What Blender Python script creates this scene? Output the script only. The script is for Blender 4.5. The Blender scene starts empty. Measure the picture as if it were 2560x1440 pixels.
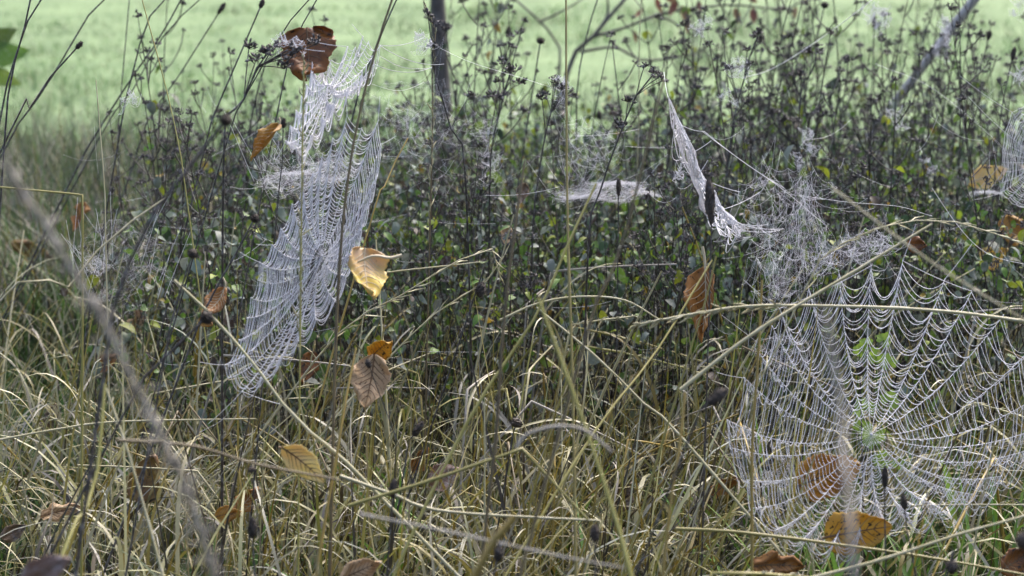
import bpy, math
import numpy as np
from mathutils import Matrix, Vector

sc = bpy.context.scene
COL = sc.collection
rng = np.random.default_rng(11)
R = math.radians

# ---------------------------------------------------------------- camera, sky, sun, exposure
CAM_H, PITCH, FOCAL = 0.95, R(12.0), 70.0
T = 18.0 / FOCAL
cam_d = bpy.data.cameras.new("camera")
cam = bpy.data.objects.new("camera", cam_d)
COL.objects.link(cam)
cam.location = (0, 0, CAM_H)
cam.rotation_euler = (R(90) - PITCH, 0, 0)
cam_d.lens = FOCAL
cam_d.sensor_width = 36.0
cam_d.clip_start = 0.05
cam_d.clip_end = 500.0
cam_d.dof.use_dof = True
cam_d.dof.focus_distance = 2.35
cam_d.dof.aperture_fstop = 7.0
sc.camera = cam

SUN_EL, SUN_AZ = R(52), R(25)
world = bpy.data.worlds.new("World")
sc.world = world
world.use_nodes = True
wn = world.node_tree.nodes
wl = world.node_tree.links
sky = wn.new("ShaderNodeTexSky")
sky.sky_type = 'NISHITA'
sky.sun_disc = False
sky.sun_elevation = SUN_EL
sky.sun_rotation = SUN_AZ
sky.air_density = 1.0
sky.dust_density = 6.0
sky.ozone_density = 1.0
bg = wn["Background"]
bg.inputs["Strength"].default_value = 0.15
wl.new(sky.outputs[0], bg.inputs["Color"])

sun_d = bpy.data.lights.new("sun", 'SUN')
sun_d.energy = 1.3
sun_d.angle = R(40)
sun_d.color = (1.0, 0.97, 0.93)
sun = bpy.data.objects.new("sun", sun_d)
COL.objects.link(sun)
# light comes from azimuth SUN_AZ (clockwise from +Y), elevation SUN_EL
_d = Vector((math.sin(SUN_AZ) * math.cos(SUN_EL), math.cos(SUN_AZ) * math.cos(SUN_EL), math.sin(SUN_EL)))
sun.rotation_euler = _d.to_track_quat('Z', 'Y').to_euler()

sc.view_settings.view_transform = 'Standard'
sc.view_settings.look = 'None'
sc.view_settings.exposure = 1.3
sc.view_settings.gamma = 1.0
sc.render.engine = 'CYCLES'
sc.cycles.use_denoising = True
sc.cycles.max_bounces = 6
sc.cycles.diffuse_bounces = 3
sc.cycles.glossy_bounces = 2
sc.cycles.transmission_bounces = 4
sc.cycles.volume_bounces = 0
sc.cycles.transparent_max_bounces = 4
sc.cycles.caustics_reflective = False
sc.cycles.caustics_refractive = False
sc.cycles.sample_clamp_indirect = 3.0

# ---------------------------------------------------------------- helpers
FWD = np.array([0, math.cos(PITCH), -math.sin(PITCH)])
UP = np.array([0, math.sin(PITCH), math.cos(PITCH)])
RT = np.array([1.0, 0, 0])
CAMP = np.array([0, 0, CAM_H])


def P(px, py, d):
    """a point of the photograph (2560 x 1440) at distance d along the view axis, as a world point"""
    px, py, d = np.asarray(px, float), np.asarray(py, float), np.asarray(d, float)
    a = (px - 1280) / 1280 * T
    b = (720 - py) / 1280 * T
    return CAMP + d[..., None] * (FWD + a[..., None] * RT + b[..., None] * UP)


def nrm(v):
    return v / np.maximum(np.linalg.norm(v, axis=-1, keepdims=True), 1e-9)


class Geo:
    def __init__(s):
        s.V, s.Q, s.M, s.C, s.n = [], [], [], [], 0

    def add(s, V, F, mat=0, col=None):
        V = np.asarray(V, float).reshape(-1, 3)
        F = np.asarray(F, np.int64)
        if F.shape[1] == 3:
            F = np.concatenate([F, np.full((len(F), 1), -1)], 1)
            F = np.where(F >= 0, F + s.n, -1)
        else:
            F = np.where(F >= 0, F + s.n, -1)
        s.V.append(V)
        s.Q.append(F)
        s.M.append(np.broadcast_to(np.asarray(mat), (len(F),)).astype(np.int32))
        if col is None:
            col = np.ones((len(V), 3)) * 0.5
        col = np.broadcast_to(np.asarray(col, float), (len(V), 3))
        s.C.append(col)
        s.n += len(V)
        return s

    def arrays(s):
        return np.concatenate(s.V), np.concatenate(s.Q), np.concatenate(s.M), np.concatenate(s.C)

    def mesh(s, name, mats, smooth=True):
        V, Q, M, C = s.arrays()
        me = bpy.data.meshes.new(name)
        me.vertices.add(len(V))
        me.vertices.foreach_set("co", V.astype(np.float32).ravel())
        cnt = np.where(Q[:, 3] < 0, 3, 4)
        loops = Q.ravel()
        loops = loops[loops >= 0]
        me.loops.add(len(loops))
        me.loops.foreach_set("vertex_index", loops.astype(np.int32))
        me.polygons.add(len(Q))
        st = np.concatenate([[0], np.cumsum(cnt)[:-1]])
        me.polygons.foreach_set("loop_start", st.astype(np.int32))
        me.polygons.foreach_set("material_index", M)
        me.polygons.foreach_set("use_smooth", np.full(len(Q), smooth))
        for m in (mats if isinstance(mats, (list, tuple)) else [mats]):
            me.materials.append(m)
        at = me.attributes.new("tint", 'FLOAT_COLOR', 'POINT')
        at.data.foreach_set("color", np.concatenate([C, np.ones((len(C), 1))], 1).astype(np.float32).ravel())
        me.update(calc_edges=True)
        me.validate()
        return me

    def obj(s, name, mats, parent=None, smooth=True, kind=None):
        return link(name, s.mesh(name, mats, smooth), parent, kind)


def link(name, data, parent=None, kind=None):
    o = bpy.data.objects.new(name, data)
    COL.objects.link(o)
    if parent is not None:
        o.parent = parent
    if kind:
        o["kind"] = kind
    return o


def thing(name, label, cat, loc=(0, 0, 0), group=None):
    o = bpy.data.objects.new(name, None)
    o.empty_display_size = 0.02
    COL.objects.link(o)
    o.location = loc
    return tag(o, label, cat, group)


def tag(o, label, cat, group=None):
    o["label"] = label
    o["category"] = cat
    if group:
        o["group"] = group
    return o


def tubes(Pp, Rr, S=4, cap=False):
    """N tubes of K points -> verts, quads"""
    Pp = np.asarray(Pp, float)
    if Pp.ndim == 2:
        Pp = Pp[None]
    N, K, _ = Pp.shape
    Rr = np.broadcast_to(np.asarray(Rr, float), (N, K))
    Tn = nrm(np.gradient(Pp, axis=1))
    mean = nrm(Pp[:, -1] - Pp[:, 0] + 1e-9)
    ref = np.where(np.abs(mean[:, 1:2]) < 0.75, np.array([[0, 1.0, 0]]), np.array([[1.0, 0, 0]]))
    A = nrm(np.cross(Tn, ref[:, None, :]))
    B = np.cross(Tn, A)
    th = np.arange(S) / S * 2 * np.pi
    V = Pp[:, :, None] + Rr[..., None, None] * (np.cos(th)[:, None] * A[:, :, None] + np.sin(th)[:, None] * B[:, :, None])
    base = (np.arange(N) * K * S)[:, None, None] + (np.arange(K - 1) * S)[None, :, None]
    j = np.arange(S)
    j2 = (j + 1) % S
    q = np.stack([base + j, base + j2, base + S + j2, base + S + j], -1).reshape(-1, 4)
    return V.reshape(-1, 3), q


def ribbons(Pp, W, side, fold=0.0):
    """N blades of K points, width W (N,K), side (N,3) or (N,K,3); fold>0 gives a V section of three columns"""
    Pp = np.asarray(Pp, float)
    N, K, _ = Pp.shape
    W = np.broadcast_to(np.asarray(W, float), (N, K))
    side = np.asarray(side, float)
    if side.ndim == 2:
        side = np.broadcast_to(side[:, None, :], (N, K, 3))
    if fold:
        Tn = nrm(np.gradient(Pp, axis=1))
        nr = np.cross(Tn, side)
        V = np.stack([Pp - side * W[..., None] / 2, Pp - nr * (W * fold)[..., None], Pp + side * W[..., None] / 2], 2)
        c = 3
    else:
        V = np.stack([Pp - side * W[..., None] / 2, Pp + side * W[..., None] / 2], 2)
        c = 2
    base = (np.arange(N) * K * c)[:, None, None] + (np.arange(K - 1) * c)[None, :, None]
    j = np.arange(c - 1)
    q = np.stack([base + j, base + j + 1, base + c + j + 1, base + c + j], -1).reshape(-1, 4)
    return V.reshape(-1, 3), q


def arcs(base, az, L, lean, bend, K=7, pw=1.6, twist=0.0):
    base = np.asarray(base, float)
    N = len(base)
    s = (np.arange(K - 1) + 0.5) / (K - 1)
    b = lambda v: np.broadcast_to(np.asarray(v, float), (N,))[:, None]
    th = b(lean) + b(bend) * s ** pw
    a = b(az) + b(twist) * s
    st = b(L) / (K - 1)
    d = np.stack([np.sin(th) * np.cos(a), np.sin(th) * np.sin(a), np.cos(th)], -1) * st[..., None]
    return np.concatenate([base[:, None], base[:, None] + np.cumsum(d, 1)], 1)


def smooth_path(pts, K):
    """Catmull-Rom through pts, K points evenly along it"""
    p = np.asarray(pts, float)
    if len(p) == 2:
        return p[0] + (p[1] - p[0]) * np.linspace(0, 1, K)[:, None]
    e = np.concatenate([[2 * p[0] - p[1]], p, [2 * p[-1] - p[-2]]])
    out = []
    for i in range(1, len(e) - 2):
        t = np.linspace(0, 1, 12, endpoint=False)[:, None]
        p0, p1, p2, p3 = e[i - 1], e[i], e[i + 1], e[i + 2]
        out.append(0.5 * (2 * p1 + (p2 - p0) * t + (2 * p0 - 5 * p1 + 4 * p2 - p3) * t ** 2 + (3 * p1 - p0 - 3 * p2 + p3) * t ** 3))
    out = np.concatenate(out + [p[-1:]])
    return resample(out, K)


def resample(out, K):
    d = np.concatenate([[0], np.cumsum(np.linalg.norm(np.diff(out, axis=0), axis=1))])
    t = np.linspace(0, d[-1], K)
    return np.stack([np.interp(t, d, out[:, k]) for k in range(3)], 1)


def octas(C, r, ax=None, ln=1.0):
    """little eight-sided beads at C, radius r; stretched ln times along ax"""
    C = np.asarray(C, float)
    N = len(C)
    r = np.broadcast_to(np.asarray(r, float), (N,))
    if ax is None:
        A = np.broadcast_to(np.array([0, 0, 1.0]), (N, 3))
    else:
        A = nrm(np.asarray(ax, float))
    ref = np.where(np.abs(A[:, :1]) < 0.7, np.array([[1.0, 0, 0]]), np.array([[0, 1.0, 0]]))
    B = nrm(np.cross(A, ref))
    D = np.cross(A, B)
    rr = r[:, None]
    V = np.stack([C + A * rr * ln, C - A * rr * ln, C + B * rr, C + D * rr, C - B * rr, C - D * rr], 1)
    f = np.array([[0, 2, 3], [0, 3, 4], [0, 4, 5], [0, 5, 2], [1, 3, 2], [1, 4, 3], [1, 5, 4], [1, 2, 5]])
    F = (np.arange(N)[:, None, None] * 6 + f).reshape(-1, 3)
    return V.reshape(-1, 3), F


# ---------------------------------------------------------------- materials
def mat(name, color=None, color2=None, rough=0.5, transl=0.0, rand=0.0, nscale=60.0, tint=False, spec=0.5,
        speck=None, speck_scale=220.0, speck_lo=0.62, dew=0.0, hue=0.0):
    m = bpy.data.materials.new(name)
    m.use_nodes = True
    nt = m.node_tree
    n, l = nt.nodes, nt.links
    bs = n["Principled BSDF"]
    bs.inputs["Roughness"].default_value = rough
    bs.inputs["Specular IOR Level"].default_value = spec
    if tint:
        a = n.new("ShaderNodeAttribute")
        a.attribute_name = "tint"
        c = a.outputs["Color"]
    else:
        g = n.new("ShaderNodeRGB")
        g.outputs[0].default_value = (*color, 1)
        c = g.outputs[0]
    tc = n.new("ShaderNodeTexCoord")
    if color2 is not None:
        nz = n.new("ShaderNodeTexNoise")
        nz.inputs["Scale"].default_value = nscale
        nz.inputs["Detail"].default_value = 5.0
        nz.inputs["Roughness"].default_value = 0.65
        l.new(tc.outputs["Object"], nz.inputs["Vector"])
        rp = n.new("ShaderNodeValToRGB")
        rp.color_ramp.elements[0].position = 0.38
        rp.color_ramp.elements[1].position = 0.62
        l.new(nz.outputs["Fac"], rp.inputs["Fac"])
        mx = n.new("ShaderNodeMixRGB")
        l.new(rp.outputs["Color"], mx.inputs["Fac"])
        l.new(c, mx.inputs["Color1"])
        mx.inputs["Color2"].default_value = (*color2, 1)
        c = mx.outputs["Color"]
    if speck is not None:
        nz = n.new("ShaderNodeTexNoise")
        nz.inputs["Scale"].default_value = speck_scale
        nz.inputs["Detail"].default_value = 2.0
        l.new(tc.outputs["Object"], nz.inputs["Vector"])
        rp = n.new("ShaderNodeValToRGB")
        rp.color_ramp.elements[0].position = speck_lo
        rp.color_ramp.elements[1].position = speck_lo + 0.06
        l.new(nz.outputs["Fac"], rp.inputs["Fac"])
        mx = n.new("ShaderNodeMixRGB")
        l.new(rp.outputs["Color"], mx.inputs["Fac"])
        l.new(c, mx.inputs["Color1"])
        mx.inputs["Color2"].default_value = (*speck, 1)
        c = mx.outputs["Color"]
    if rand or hue:
        oi = n.new("ShaderNodeObjectInfo")
        mr = n.new("ShaderNodeMapRange")
        mr.inputs["To Min"].default_value = 1 - rand
        mr.inputs["To Max"].default_value = 1 + rand
        l.new(oi.outputs["Random"], mr.inputs["Value"])
        hs = n.new("ShaderNodeHueSaturation")
        l.new(c, hs.inputs["Color"])
        l.new(mr.outputs["Result"], hs.inputs["Value"])
        if hue:
            m2 = n.new("ShaderNodeMath")
            m2.operation = 'MULTIPLY'
            m2.inputs[1].default_value = 7.31
            m3 = n.new("ShaderNodeMath")
            m3.operation = 'FRACT'
            l.new(oi.outputs["Random"], m2.inputs[0])
            l.new(m2.outputs[0], m3.inputs[0])
            mr2 = n.new("ShaderNodeMapRange")
            mr2.inputs["To Min"].default_value = 0.5 - hue
            mr2.inputs["To Max"].default_value = 0.5 + hue
            l.new(m3.outputs[0], mr2.inputs["Value"])
            l.new(mr2.outputs["Result"], hs.inputs["Hue"])
        c = hs.outputs["Color"]
    if dew:  # fine dew and silk film lying in patches on the surface
        nz = n.new("ShaderNodeTexNoise")
        nz.inputs["Scale"].default_value = 150.0
        nz.inputs["Detail"].default_value = 3.0
        l.new(tc.outputs["Object"], nz.inputs["Vector"])
        rp = n.new("ShaderNodeValToRGB")
        rp.color_ramp.elements[0].position = 0.5
        rp.color_ramp.elements[1].position = 0.75
        rp.color_ramp.elements[1].color = (dew, dew, dew, 1)
        l.new(nz.outputs["Fac"], rp.inputs["Fac"])
        mx = n.new("ShaderNodeMixRGB")
        l.new(rp.outputs["Color"], mx.inputs["Fac"])
        l.new(c, mx.inputs["Color1"])
        mx.inputs["Color2"].default_value = (0.6, 0.61, 0.66, 1)
        c = mx.outputs["Color"]
    l.new(c, bs.inputs["Base Color"])
    if transl:
        tr = n.new("ShaderNodeBsdfTranslucent")
        l.new(c, tr.inputs["Color"])
        ms = n.new("ShaderNodeMixShader")
        ms.inputs["Fac"].default_value = transl
        l.new(bs.outputs[0], ms.inputs[1])
        l.new(tr.outputs[0], ms.inputs[2])
        l.new(ms.outputs[0], n["Material Output"].inputs["Surface"])
    return m


M_silk = mat("silk", (0.87, 0.87, 0.93), rough=0.35, transl=0.4)
M_dew = mat("dew", (0.88, 0.88, 0.92), rough=0.08, transl=0.35, spec=0.8)
M_film = mat("film", (0.78, 0.78, 0.83), rough=0.5, transl=0.45)
M_stem = mat("dark_stem", (0.020, 0.016, 0.016), (0.045, 0.033, 0.028), rough=0.5, rand=0.35, dew=0.24)
M_head = mat("dark_head", (0.026, 0.02, 0.022), (0.085, 0.072, 0.072), rough=0.6, rand=0.4, nscale=160, dew=0.32)
M_spike = mat("spike", (0.018, 0.013, 0.011), (0.05, 0.035, 0.025), rough=0.7, rand=0.3, nscale=260, dew=0.1)
LEAFM = [
    mat("leaf_green", (0.095, 0.175, 0.028), (0.125, 0.20, 0.04), rough=0.5, spec=0.35, transl=0.35, rand=0.3, hue=0.02, dew=0.15),
    mat("leaf_dark", (0.032, 0.06, 0.026), (0.05, 0.08, 0.04), rough=0.5, spec=0.35, transl=0.2, rand=0.3, dew=0.3),
    mat("leaf_yellowgreen", (0.20, 0.25, 0.025), (0.15, 0.21, 0.03), rough=0.5, spec=0.35, transl=0.4, rand=0.25, hue=0.02),
    mat("leaf_grey", (0.13, 0.165, 0.135), (0.21, 0.245, 0.22), rough=0.5, spec=0.35, transl=0.2, rand=0.3, dew=0.3),
    mat("leaf_yellow", (0.32, 0.23, 0.03), (0.25, 0.13, 0.025), rough=0.45, transl=0.35, rand=0.2),
]
STRAWM = {
    'pale': mat("straw_pale", (0.45, 0.41, 0.25), (0.35, 0.315, 0.165), rough=0.42, rand=0.2, nscale=35, dew=0.25),
    'olive': mat("straw_olive", (0.23, 0.20, 0.048), (0.31, 0.27, 0.085), rough=0.42, rand=0.25, nscale=35, hue=0.012),
    'gold': mat("straw_gold", (0.30, 0.205, 0.035), (0.25, 0.185, 0.045), rough=0.42, rand=0.2, nscale=35),
    'brown': mat("straw_brown", (0.09, 0.066, 0.032), (0.15, 0.11, 0.05), rough=0.5, rand=0.25, nscale=35),
    'grey': mat("straw_grey", (0.36, 0.33, 0.28), (0.25, 0.22, 0.18), rough=0.5, transl=0.1, rand=0.2, nscale=40, dew=0.4),
    'dark': M_stem,
    'green': mat("blade_green", (0.09, 0.16, 0.03), (0.12, 0.19, 0.04), rough=0.35, transl=0.3, rand=0.25, nscale=30),
}
M_tint = mat("grass_mix", tint=True, rough=0.42, transl=0.25)
M_tintleaf = mat("leaf_mix", tint=True, rough=0.5, transl=0.25, dew=0.22, spec=0.35)
M_bark = mat("bark", (0.075, 0.062, 0.058), (0.15, 0.135, 0.13), rough=0.85, nscale=22)
M_pole = mat("pole", (0.60, 0.56, 0.57), (0.48, 0.44, 0.46), rough=0.7, nscale=20)

# ---------------------------------------------------------------- ground
m = bpy.data.materials.new("ground")
m.use_nodes = True
n, l = m.node_tree.nodes, m.node_tree.links
bs = n["Principled BSDF"]
bs.inputs["Roughness"].default_value = 0.9
tc = n.new("ShaderNodeTexCoord")
nz = n.new("ShaderNodeTexNoise"); nz.inputs["Scale"].default_value = 2.2; nz.inputs["Detail"].default_value = 8
nz2 = n.new("ShaderNodeTexNoise"); nz2.inputs["Scale"].default_value = 30; nz2.inputs["Detail"].default_value = 6
l.new(tc.outputs["Object"], nz.inputs["Vector"]); l.new(tc.outputs["Object"], nz2.inputs["Vector"])
gr = n.new("ShaderNodeValToRGB")
gr.color_ramp.elements[0].position = 0.3; gr.color_ramp.elements[0].color = (0.082, 0.148, 0.056, 1)
gr.color_ramp.elements[1].position = 0.7; gr.color_ramp.elements[1].color = (0.175, 0.262, 0.118, 1)
l.new(nz.outputs["Fac"], gr.inputs["Fac"])
so = n.new("ShaderNodeValToRGB")
so.color_ramp.elements[0].position = 0.35; so.color_ramp.elements[0].color = (0.010, 0.009, 0.006, 1)
so.color_ramp.elements[1].position = 0.7; so.color_ramp.elements[1].color = (0.035, 0.028, 0.015, 1)
l.new(nz2.outputs["Fac"], so.inputs["Fac"])
sx = n.new("ShaderNodeSeparateXYZ"); l.new(tc.outputs["Object"], sx.inputs[0])
mr = n.new("ShaderNodeMapRange")
mr.inputs["From Min"].default_value = 4.6; mr.inputs["From Max"].default_value = 5.6
l.new(sx.outputs["Y"], mr.inputs["Value"])
mx = n.new("ShaderNodeMixRGB")
l.new(mr.outputs["Result"], mx.inputs["Fac"]); l.new(so.outputs["Color"], mx.inputs["Color1"]); l.new(gr.outputs["Color"], mx.inputs["Color2"])
l.new(mx.outputs["Color"], bs.inputs["Base Color"])
bp = n.new("ShaderNodeBump"); bp.inputs["Strength"].default_value = 0.6; bp.inputs["Distance"].default_value = 0.03
l.new(nz2.outputs["Fac"], bp.inputs["Height"]); l.new(bp.outputs[0], bs.inputs["Normal"])
M_ground = m

g = Geo()
xs = np.concatenate([[-100, -40, -15], np.linspace(-6, 6, 49), [15, 40, 100]])
ys = np.concatenate([[-100, -30, -8], np.linspace(-2, 14, 65), [25, 50, 100]])
X, Y = np.meshgrid(xs, ys, indexing='ij')
Z = -0.012 + 0.010 * np.sin(X * 3.1 + 1) * np.sin(Y * 2.7) + 0.012 * np.sin(X * 1.1 + Y * 0.8)
nx, ny = len(xs), len(ys)
idx = np.arange(nx * ny).reshape(nx, ny)
q = np.stack([idx[:-1, :-1], idx[1:, :-1], idx[1:, 1:], idx[:-1, 1:]], -1).reshape(-1, 4)
g.add(np.stack([X, Y, Z], -1), q)
g.obj("ground", M_ground, kind="structure")

# ---------------------------------------------------------------- lawn and rough grass (stuff)
def in_view_x(y, n, pad=0.15):
    return rng.uniform(-1, 1, n) * (T * (y + 0.1) + pad)


def pick(cols, w, n, jit=0.2):
    cols = np.array(cols)
    w = np.array(w, float)
    i = rng.choice(len(cols), n, p=w / w.sum())
    return cols[i] * rng.uniform(1 - jit, 1 + jit, (n, 1)) * rng.uniform(0.94, 1.06, (n, 3))


def blades(g, base, L, lean, bend, w, col, K=6, pw=1.6, az=None, twist=0.0, fold=0.0):
    N = len(base)
    if az is None:
        az = rng.uniform(0, 2 * np.pi, N)
    Pp = arcs(base, az, L, lean, bend, K, pw, twist)
    roll = rng.uniform(-0.9, 0.9, N)
    side = np.stack([-np.sin(az + roll), np.cos(az + roll), np.zeros(N)], 1)
    s = np.linspace(0, 1, K)
    prof = np.minimum(1, (1 - s) * 2.2 + 0.06) * np.minimum(1, 0.6 + s * 2)
    V, F = ribbons(Pp, np.asarray(w)[:, None] * prof, side, fold)
    per = K * (3 if fold else 2)
    g.add(V, F, 0, np.repeat(col, per, 0))


N = 46000
y = 4.7 * np.exp(rng.uniform(0, np.log(14 / 4.7), N))
x = in_view_x(y, N, 0.3)
g = Geo()
blades(g, np.stack([x, y, np.full(N, -0.02)], 1), rng.uniform(0.02, 0.055, N), rng.uniform(0.1, 0.8, N), rng.uniform(0.2, 1.3, N),
       rng.uniform(0.002, 0.005, N) * (y / 6) ** 0.7,
       pick([(0.10, 0.185, 0.066), (0.14, 0.24, 0.09), (0.175, 0.265, 0.13), (0.23, 0.235, 0.15)], [4, 4, 2, 0.8], N, 0.3) * (0.8 + 0.35 * np.sin(x * 2.1 + np.sin(y * 1.3) * 2) * np.sin(y * 1.7 + x) + 0.25 * rng.random(N))[:, None], K=4)
# coarser tufts in the lawn
N = 5200
ty = 5.2 * np.exp(rng.uniform(0, np.log(2.6), 130))
tx = in_view_x(ty, 130, 0.3)
ci = rng.integers(0, 130, N)
blades(g, np.stack([tx[ci] + rng.normal(0, .07, N), ty[ci] + rng.normal(0, .12, N), np.full(N, -0.02)], 1), rng.uniform(0.05, 0.13, N), rng.uniform(0.1, 0.8, N), rng.uniform(0.2, 1.4, N),
       rng.uniform(0.003, 0.006, N), pick([(0.075, 0.15, 0.045), (0.13, 0.23, 0.08), (0.24, 0.25, 0.15), (0.2, 0.19, 0.11)], [3, 3, 1.5, 1], N, 0.25), K=4)
g.obj("lawn_grass", M_tint, kind="stuff")

# clumps make the rough grass uneven
def clumped(n, x0f, y0, y1, frac=0.6, nc=90, sd=0.05):
    y = rng.uniform(y0, y1, n) if y1 < 2.9 else y0 + (y1 - y0) * rng.random(n)
    x = in_view_x(y, n)
    cy = rng.uniform(y0, y1, nc)
    cx = in_view_x(cy, nc)
    k = rng.random(n) < frac
    ci = rng.integers(0, nc, n)
    x = np.where(k, cx[ci] + rng.normal(0, sd, n), x)
    y = np.where(k, cy[ci] + rng.normal(0, sd, n), y)
    # thinner under and in front of the round web, where low leaves lie open
    u = x / (T * np.maximum(y, .5))
    far = (y < 2.22) & (u > 0.42) & (u < 1.05) & (rng.random(n) < 0.8)
    y = np.where(far, y + 0.42, y)
    return x, y, ci


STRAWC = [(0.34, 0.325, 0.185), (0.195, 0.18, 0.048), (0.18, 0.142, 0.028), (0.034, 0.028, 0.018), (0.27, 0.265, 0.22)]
GREENC = [(0.05, 0.11, 0.020), (0.08, 0.165, 0.03), (0.032, 0.062, 0.02), (0.095, 0.14, 0.075)]

g = Geo()
# short thatch in front
N = 6300
x, y, ci = clumped(N, 0, 1.90, 2.85)
u = x / (T * y)
k = rng.random(N) > np.clip((np.abs(u + 0.08) - 0.45) / 0.3, 0, 1) * 0.6
x, y = x[k], y[k]
N = len(x)
blades(g, np.stack([x, y, np.full(N, -0.02)], 1), rng.uniform(0.10, 0.33, N) * np.clip(1.0 - (y - 2.35) * 0.75, 0.35, 1), rng.uniform(0.0, 0.9, N), rng.uniform(0.0, 1.3, N),
       rng.uniform(0.0014, 0.0036, N), pick(STRAWC, [1.8, 3, 2.4, 2.8, 1.8], N, 0.35), K=7)
# looping dead blades
N = 2400
x, y, ci = clumped(N, 0, 1.95, 2.75)
blades(g, np.stack([x, y, rng.uniform(-0.02, 0.1, N)], 1), rng.uniform(0.15, 0.36, N) * np.clip(1.0 - (y - 2.35) * 0.7, 0.4, 1), rng.uniform(0.0, 0.5, N), rng.uniform(1.6, 3.9, N),
       rng.uniform(0.0022, 0.0058, N), pick(STRAWC, [3.4, 2, 0.8, 0.8, 3.4], N, 0.25), K=12, pw=2.2, twist=rng.uniform(-1.5, 1.5, N))
# long fine straw leaning to the upper right
N = 3300
x, y, ci = clumped(N, 0, 1.92, 2.78, 0.65, 120, 0.035)
u = x / (T * y)
k = rng.random(N) > np.clip((np.abs(u + 0.08) - 0.5) / 0.3, 0, 1) * 0.5
x, y = x[k], y[k]
N = len(x)
az = np.where(rng.random(N) < 0.72, rng.normal(0.1, 0.75, N), rng.uniform(0, 6.28, N))
blades(g, np.stack([x, y, np.full(N, -0.02)], 1), rng.uniform(0.24, 0.56, N) * np.clip(1.0 - (y - 2.2) * 0.7, 0.45, 1), rng.uniform(0.1, 1.35, N), rng.uniform(-0.08, 0.28, N),
       rng.uniform(0.0018, 0.0042, N), pick(STRAWC, [2.0, 3.2, 2.6, 2.2, 1.2], N, 0.4), K=6, az=az)
# stray straws among the front rows of the thicket, fewer further in
N = 1500
y = 2.6 + 0.85 * rng.random(N) ** 1.7
x = in_view_x(y, N)
az = np.where(rng.random(N) < 0.7, rng.normal(0.1, 0.7, N), rng.uniform(0, 6.28, N))
blades(g, np.stack([x, y, np.full(N, -0.02)], 1), rng.uniform(0.22, 0.52, N), rng.uniform(0.05, 1.0, N), rng.uniform(-0.05, 0.9, N),
       rng.uniform(0.0015, 0.0036, N), pick(STRAWC, [1.6, 3.2, 2.6, 2.6, 1.4], N, 0.4), K=8, az=az)
N = 500
y = 2.5 + 0.6 * rng.random(N) ** 1.5
x = in_view_x(y, N)
blades(g, np.stack([x, y, rng.uniform(0.0, 0.2, N)], 1), rng.uniform(0.16, 0.34, N), rng.uniform(0.0, 0.6, N), rng.uniform(1.4, 3.6, N),
       rng.uniform(0.002, 0.005, N), pick(STRAWC, [3, 2, 0.8, 0.8, 3.4], N, 0.25), K=12, pw=2.0, twist=rng.uniform(-1.2, 1.2, N))
# matted litter near the soil
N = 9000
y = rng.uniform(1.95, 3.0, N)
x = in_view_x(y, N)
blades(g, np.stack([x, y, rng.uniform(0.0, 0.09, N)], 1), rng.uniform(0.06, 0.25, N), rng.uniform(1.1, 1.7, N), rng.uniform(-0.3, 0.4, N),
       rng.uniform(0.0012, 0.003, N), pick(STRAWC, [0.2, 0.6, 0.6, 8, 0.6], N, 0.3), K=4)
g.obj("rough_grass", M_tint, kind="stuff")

# green blades: more of them at both sides
g = Geo()
N = 26000
x, y, ci = clumped(N, 0, 1.95, 3.4, 0.75, 120, 0.045)
u = x / (T * y)
keep = rng.random(N) < np.clip(0.42 + 0.58 * np.clip((np.abs(u - 0.02) - 0.42) / 0.35, 0, 1), 0, 1) * np.where((y > 2.8) & (u > -0.6), 0, 1)
x, y = x[keep], y[keep]
N = len(x)
blades(g, np.stack([x, y, np.full(N, -0.02)], 1), rng.uniform(0.08, 0.26, N), rng.uniform(0.0, 0.6, N), rng.uniform(0.2, 1.5, N),
       rng.uniform(0.002, 0.005, N), pick(GREENC, [2.6, 3.4, 1.6, 1.4], N, 0.3), K=7, fold=0.18)
# broader blades, lower right
N = 420
y = rng.uniform(1.95, 2.9, N)
x = rng.uniform(0.30, 0.62, N) * y / 2.3
k = rng.random(N) < 0.15
x = np.where(k, rng.uniform(-0.6, 0.1, N), x)
blades(g, np.stack([x, y, np.full(N, -0.02)], 1), rng.uniform(0.16, 0.34, N), rng.uniform(0.0, 0.5, N), rng.uniform(0.1, 1.2, N),
       rng.uniform(0.006, 0.011, N), pick([(0.085, 0.18, 0.03), (0.13, 0.25, 0.045), (0.17, 0.28, 0.05)], [1, 1, .6], N), K=8, fold=0.15)
g.obj("green_grass", M_tint, kind="stuff")

# tussocks behind, on the left beside the thicket, and the brownish band at the lawn's edge
g = Geo()
N = 15000
y = rng.uniform(3.3, 5.3, N)
u = rng.beta(1.2, 2.0, N) * 0.62 - 1.06
x = u * T * y
blades(g, np.stack([x, y, np.full(N, -0.02)], 1), rng.uniform(0.10, 0.42, N), rng.uniform(0.0, 0.7, N), rng.uniform(0.2, 1.8, N),
       rng.uniform(0.002, 0.0045, N), pick(GREENC + STRAWC, [2.4, 2.2, 3, 2, 0.7, 0.8, 0.8, 3.2, 1.4], N, 0.3), K=6)
N = 9000
y = rng.uniform(3.6, 5.4, N)
u = -1.08 + 0.52 * rng.random(N) ** 1.3
x = u * T * y
blades(g, np.stack([x, y, np.full(N, -0.02)], 1), rng.uniform(0.16, 0.42, N), rng.uniform(0.0, 0.5, N), rng.uniform(0.1, 1.5, N),
       rng.uniform(0.002, 0.0045, N), pick(GREENC + STRAWC + [(0.17, 0.14, 0.13)], [2, 1.6, 2.6, 2.2, 0.4, 0.6, 0.5, 2.6, 1.0, 3.0], N, 0.3), K=6)
N = 9000
y = rng.uniform(4.4, 5.6, N)
x = in_view_x(y, N, 0.3)
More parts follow.
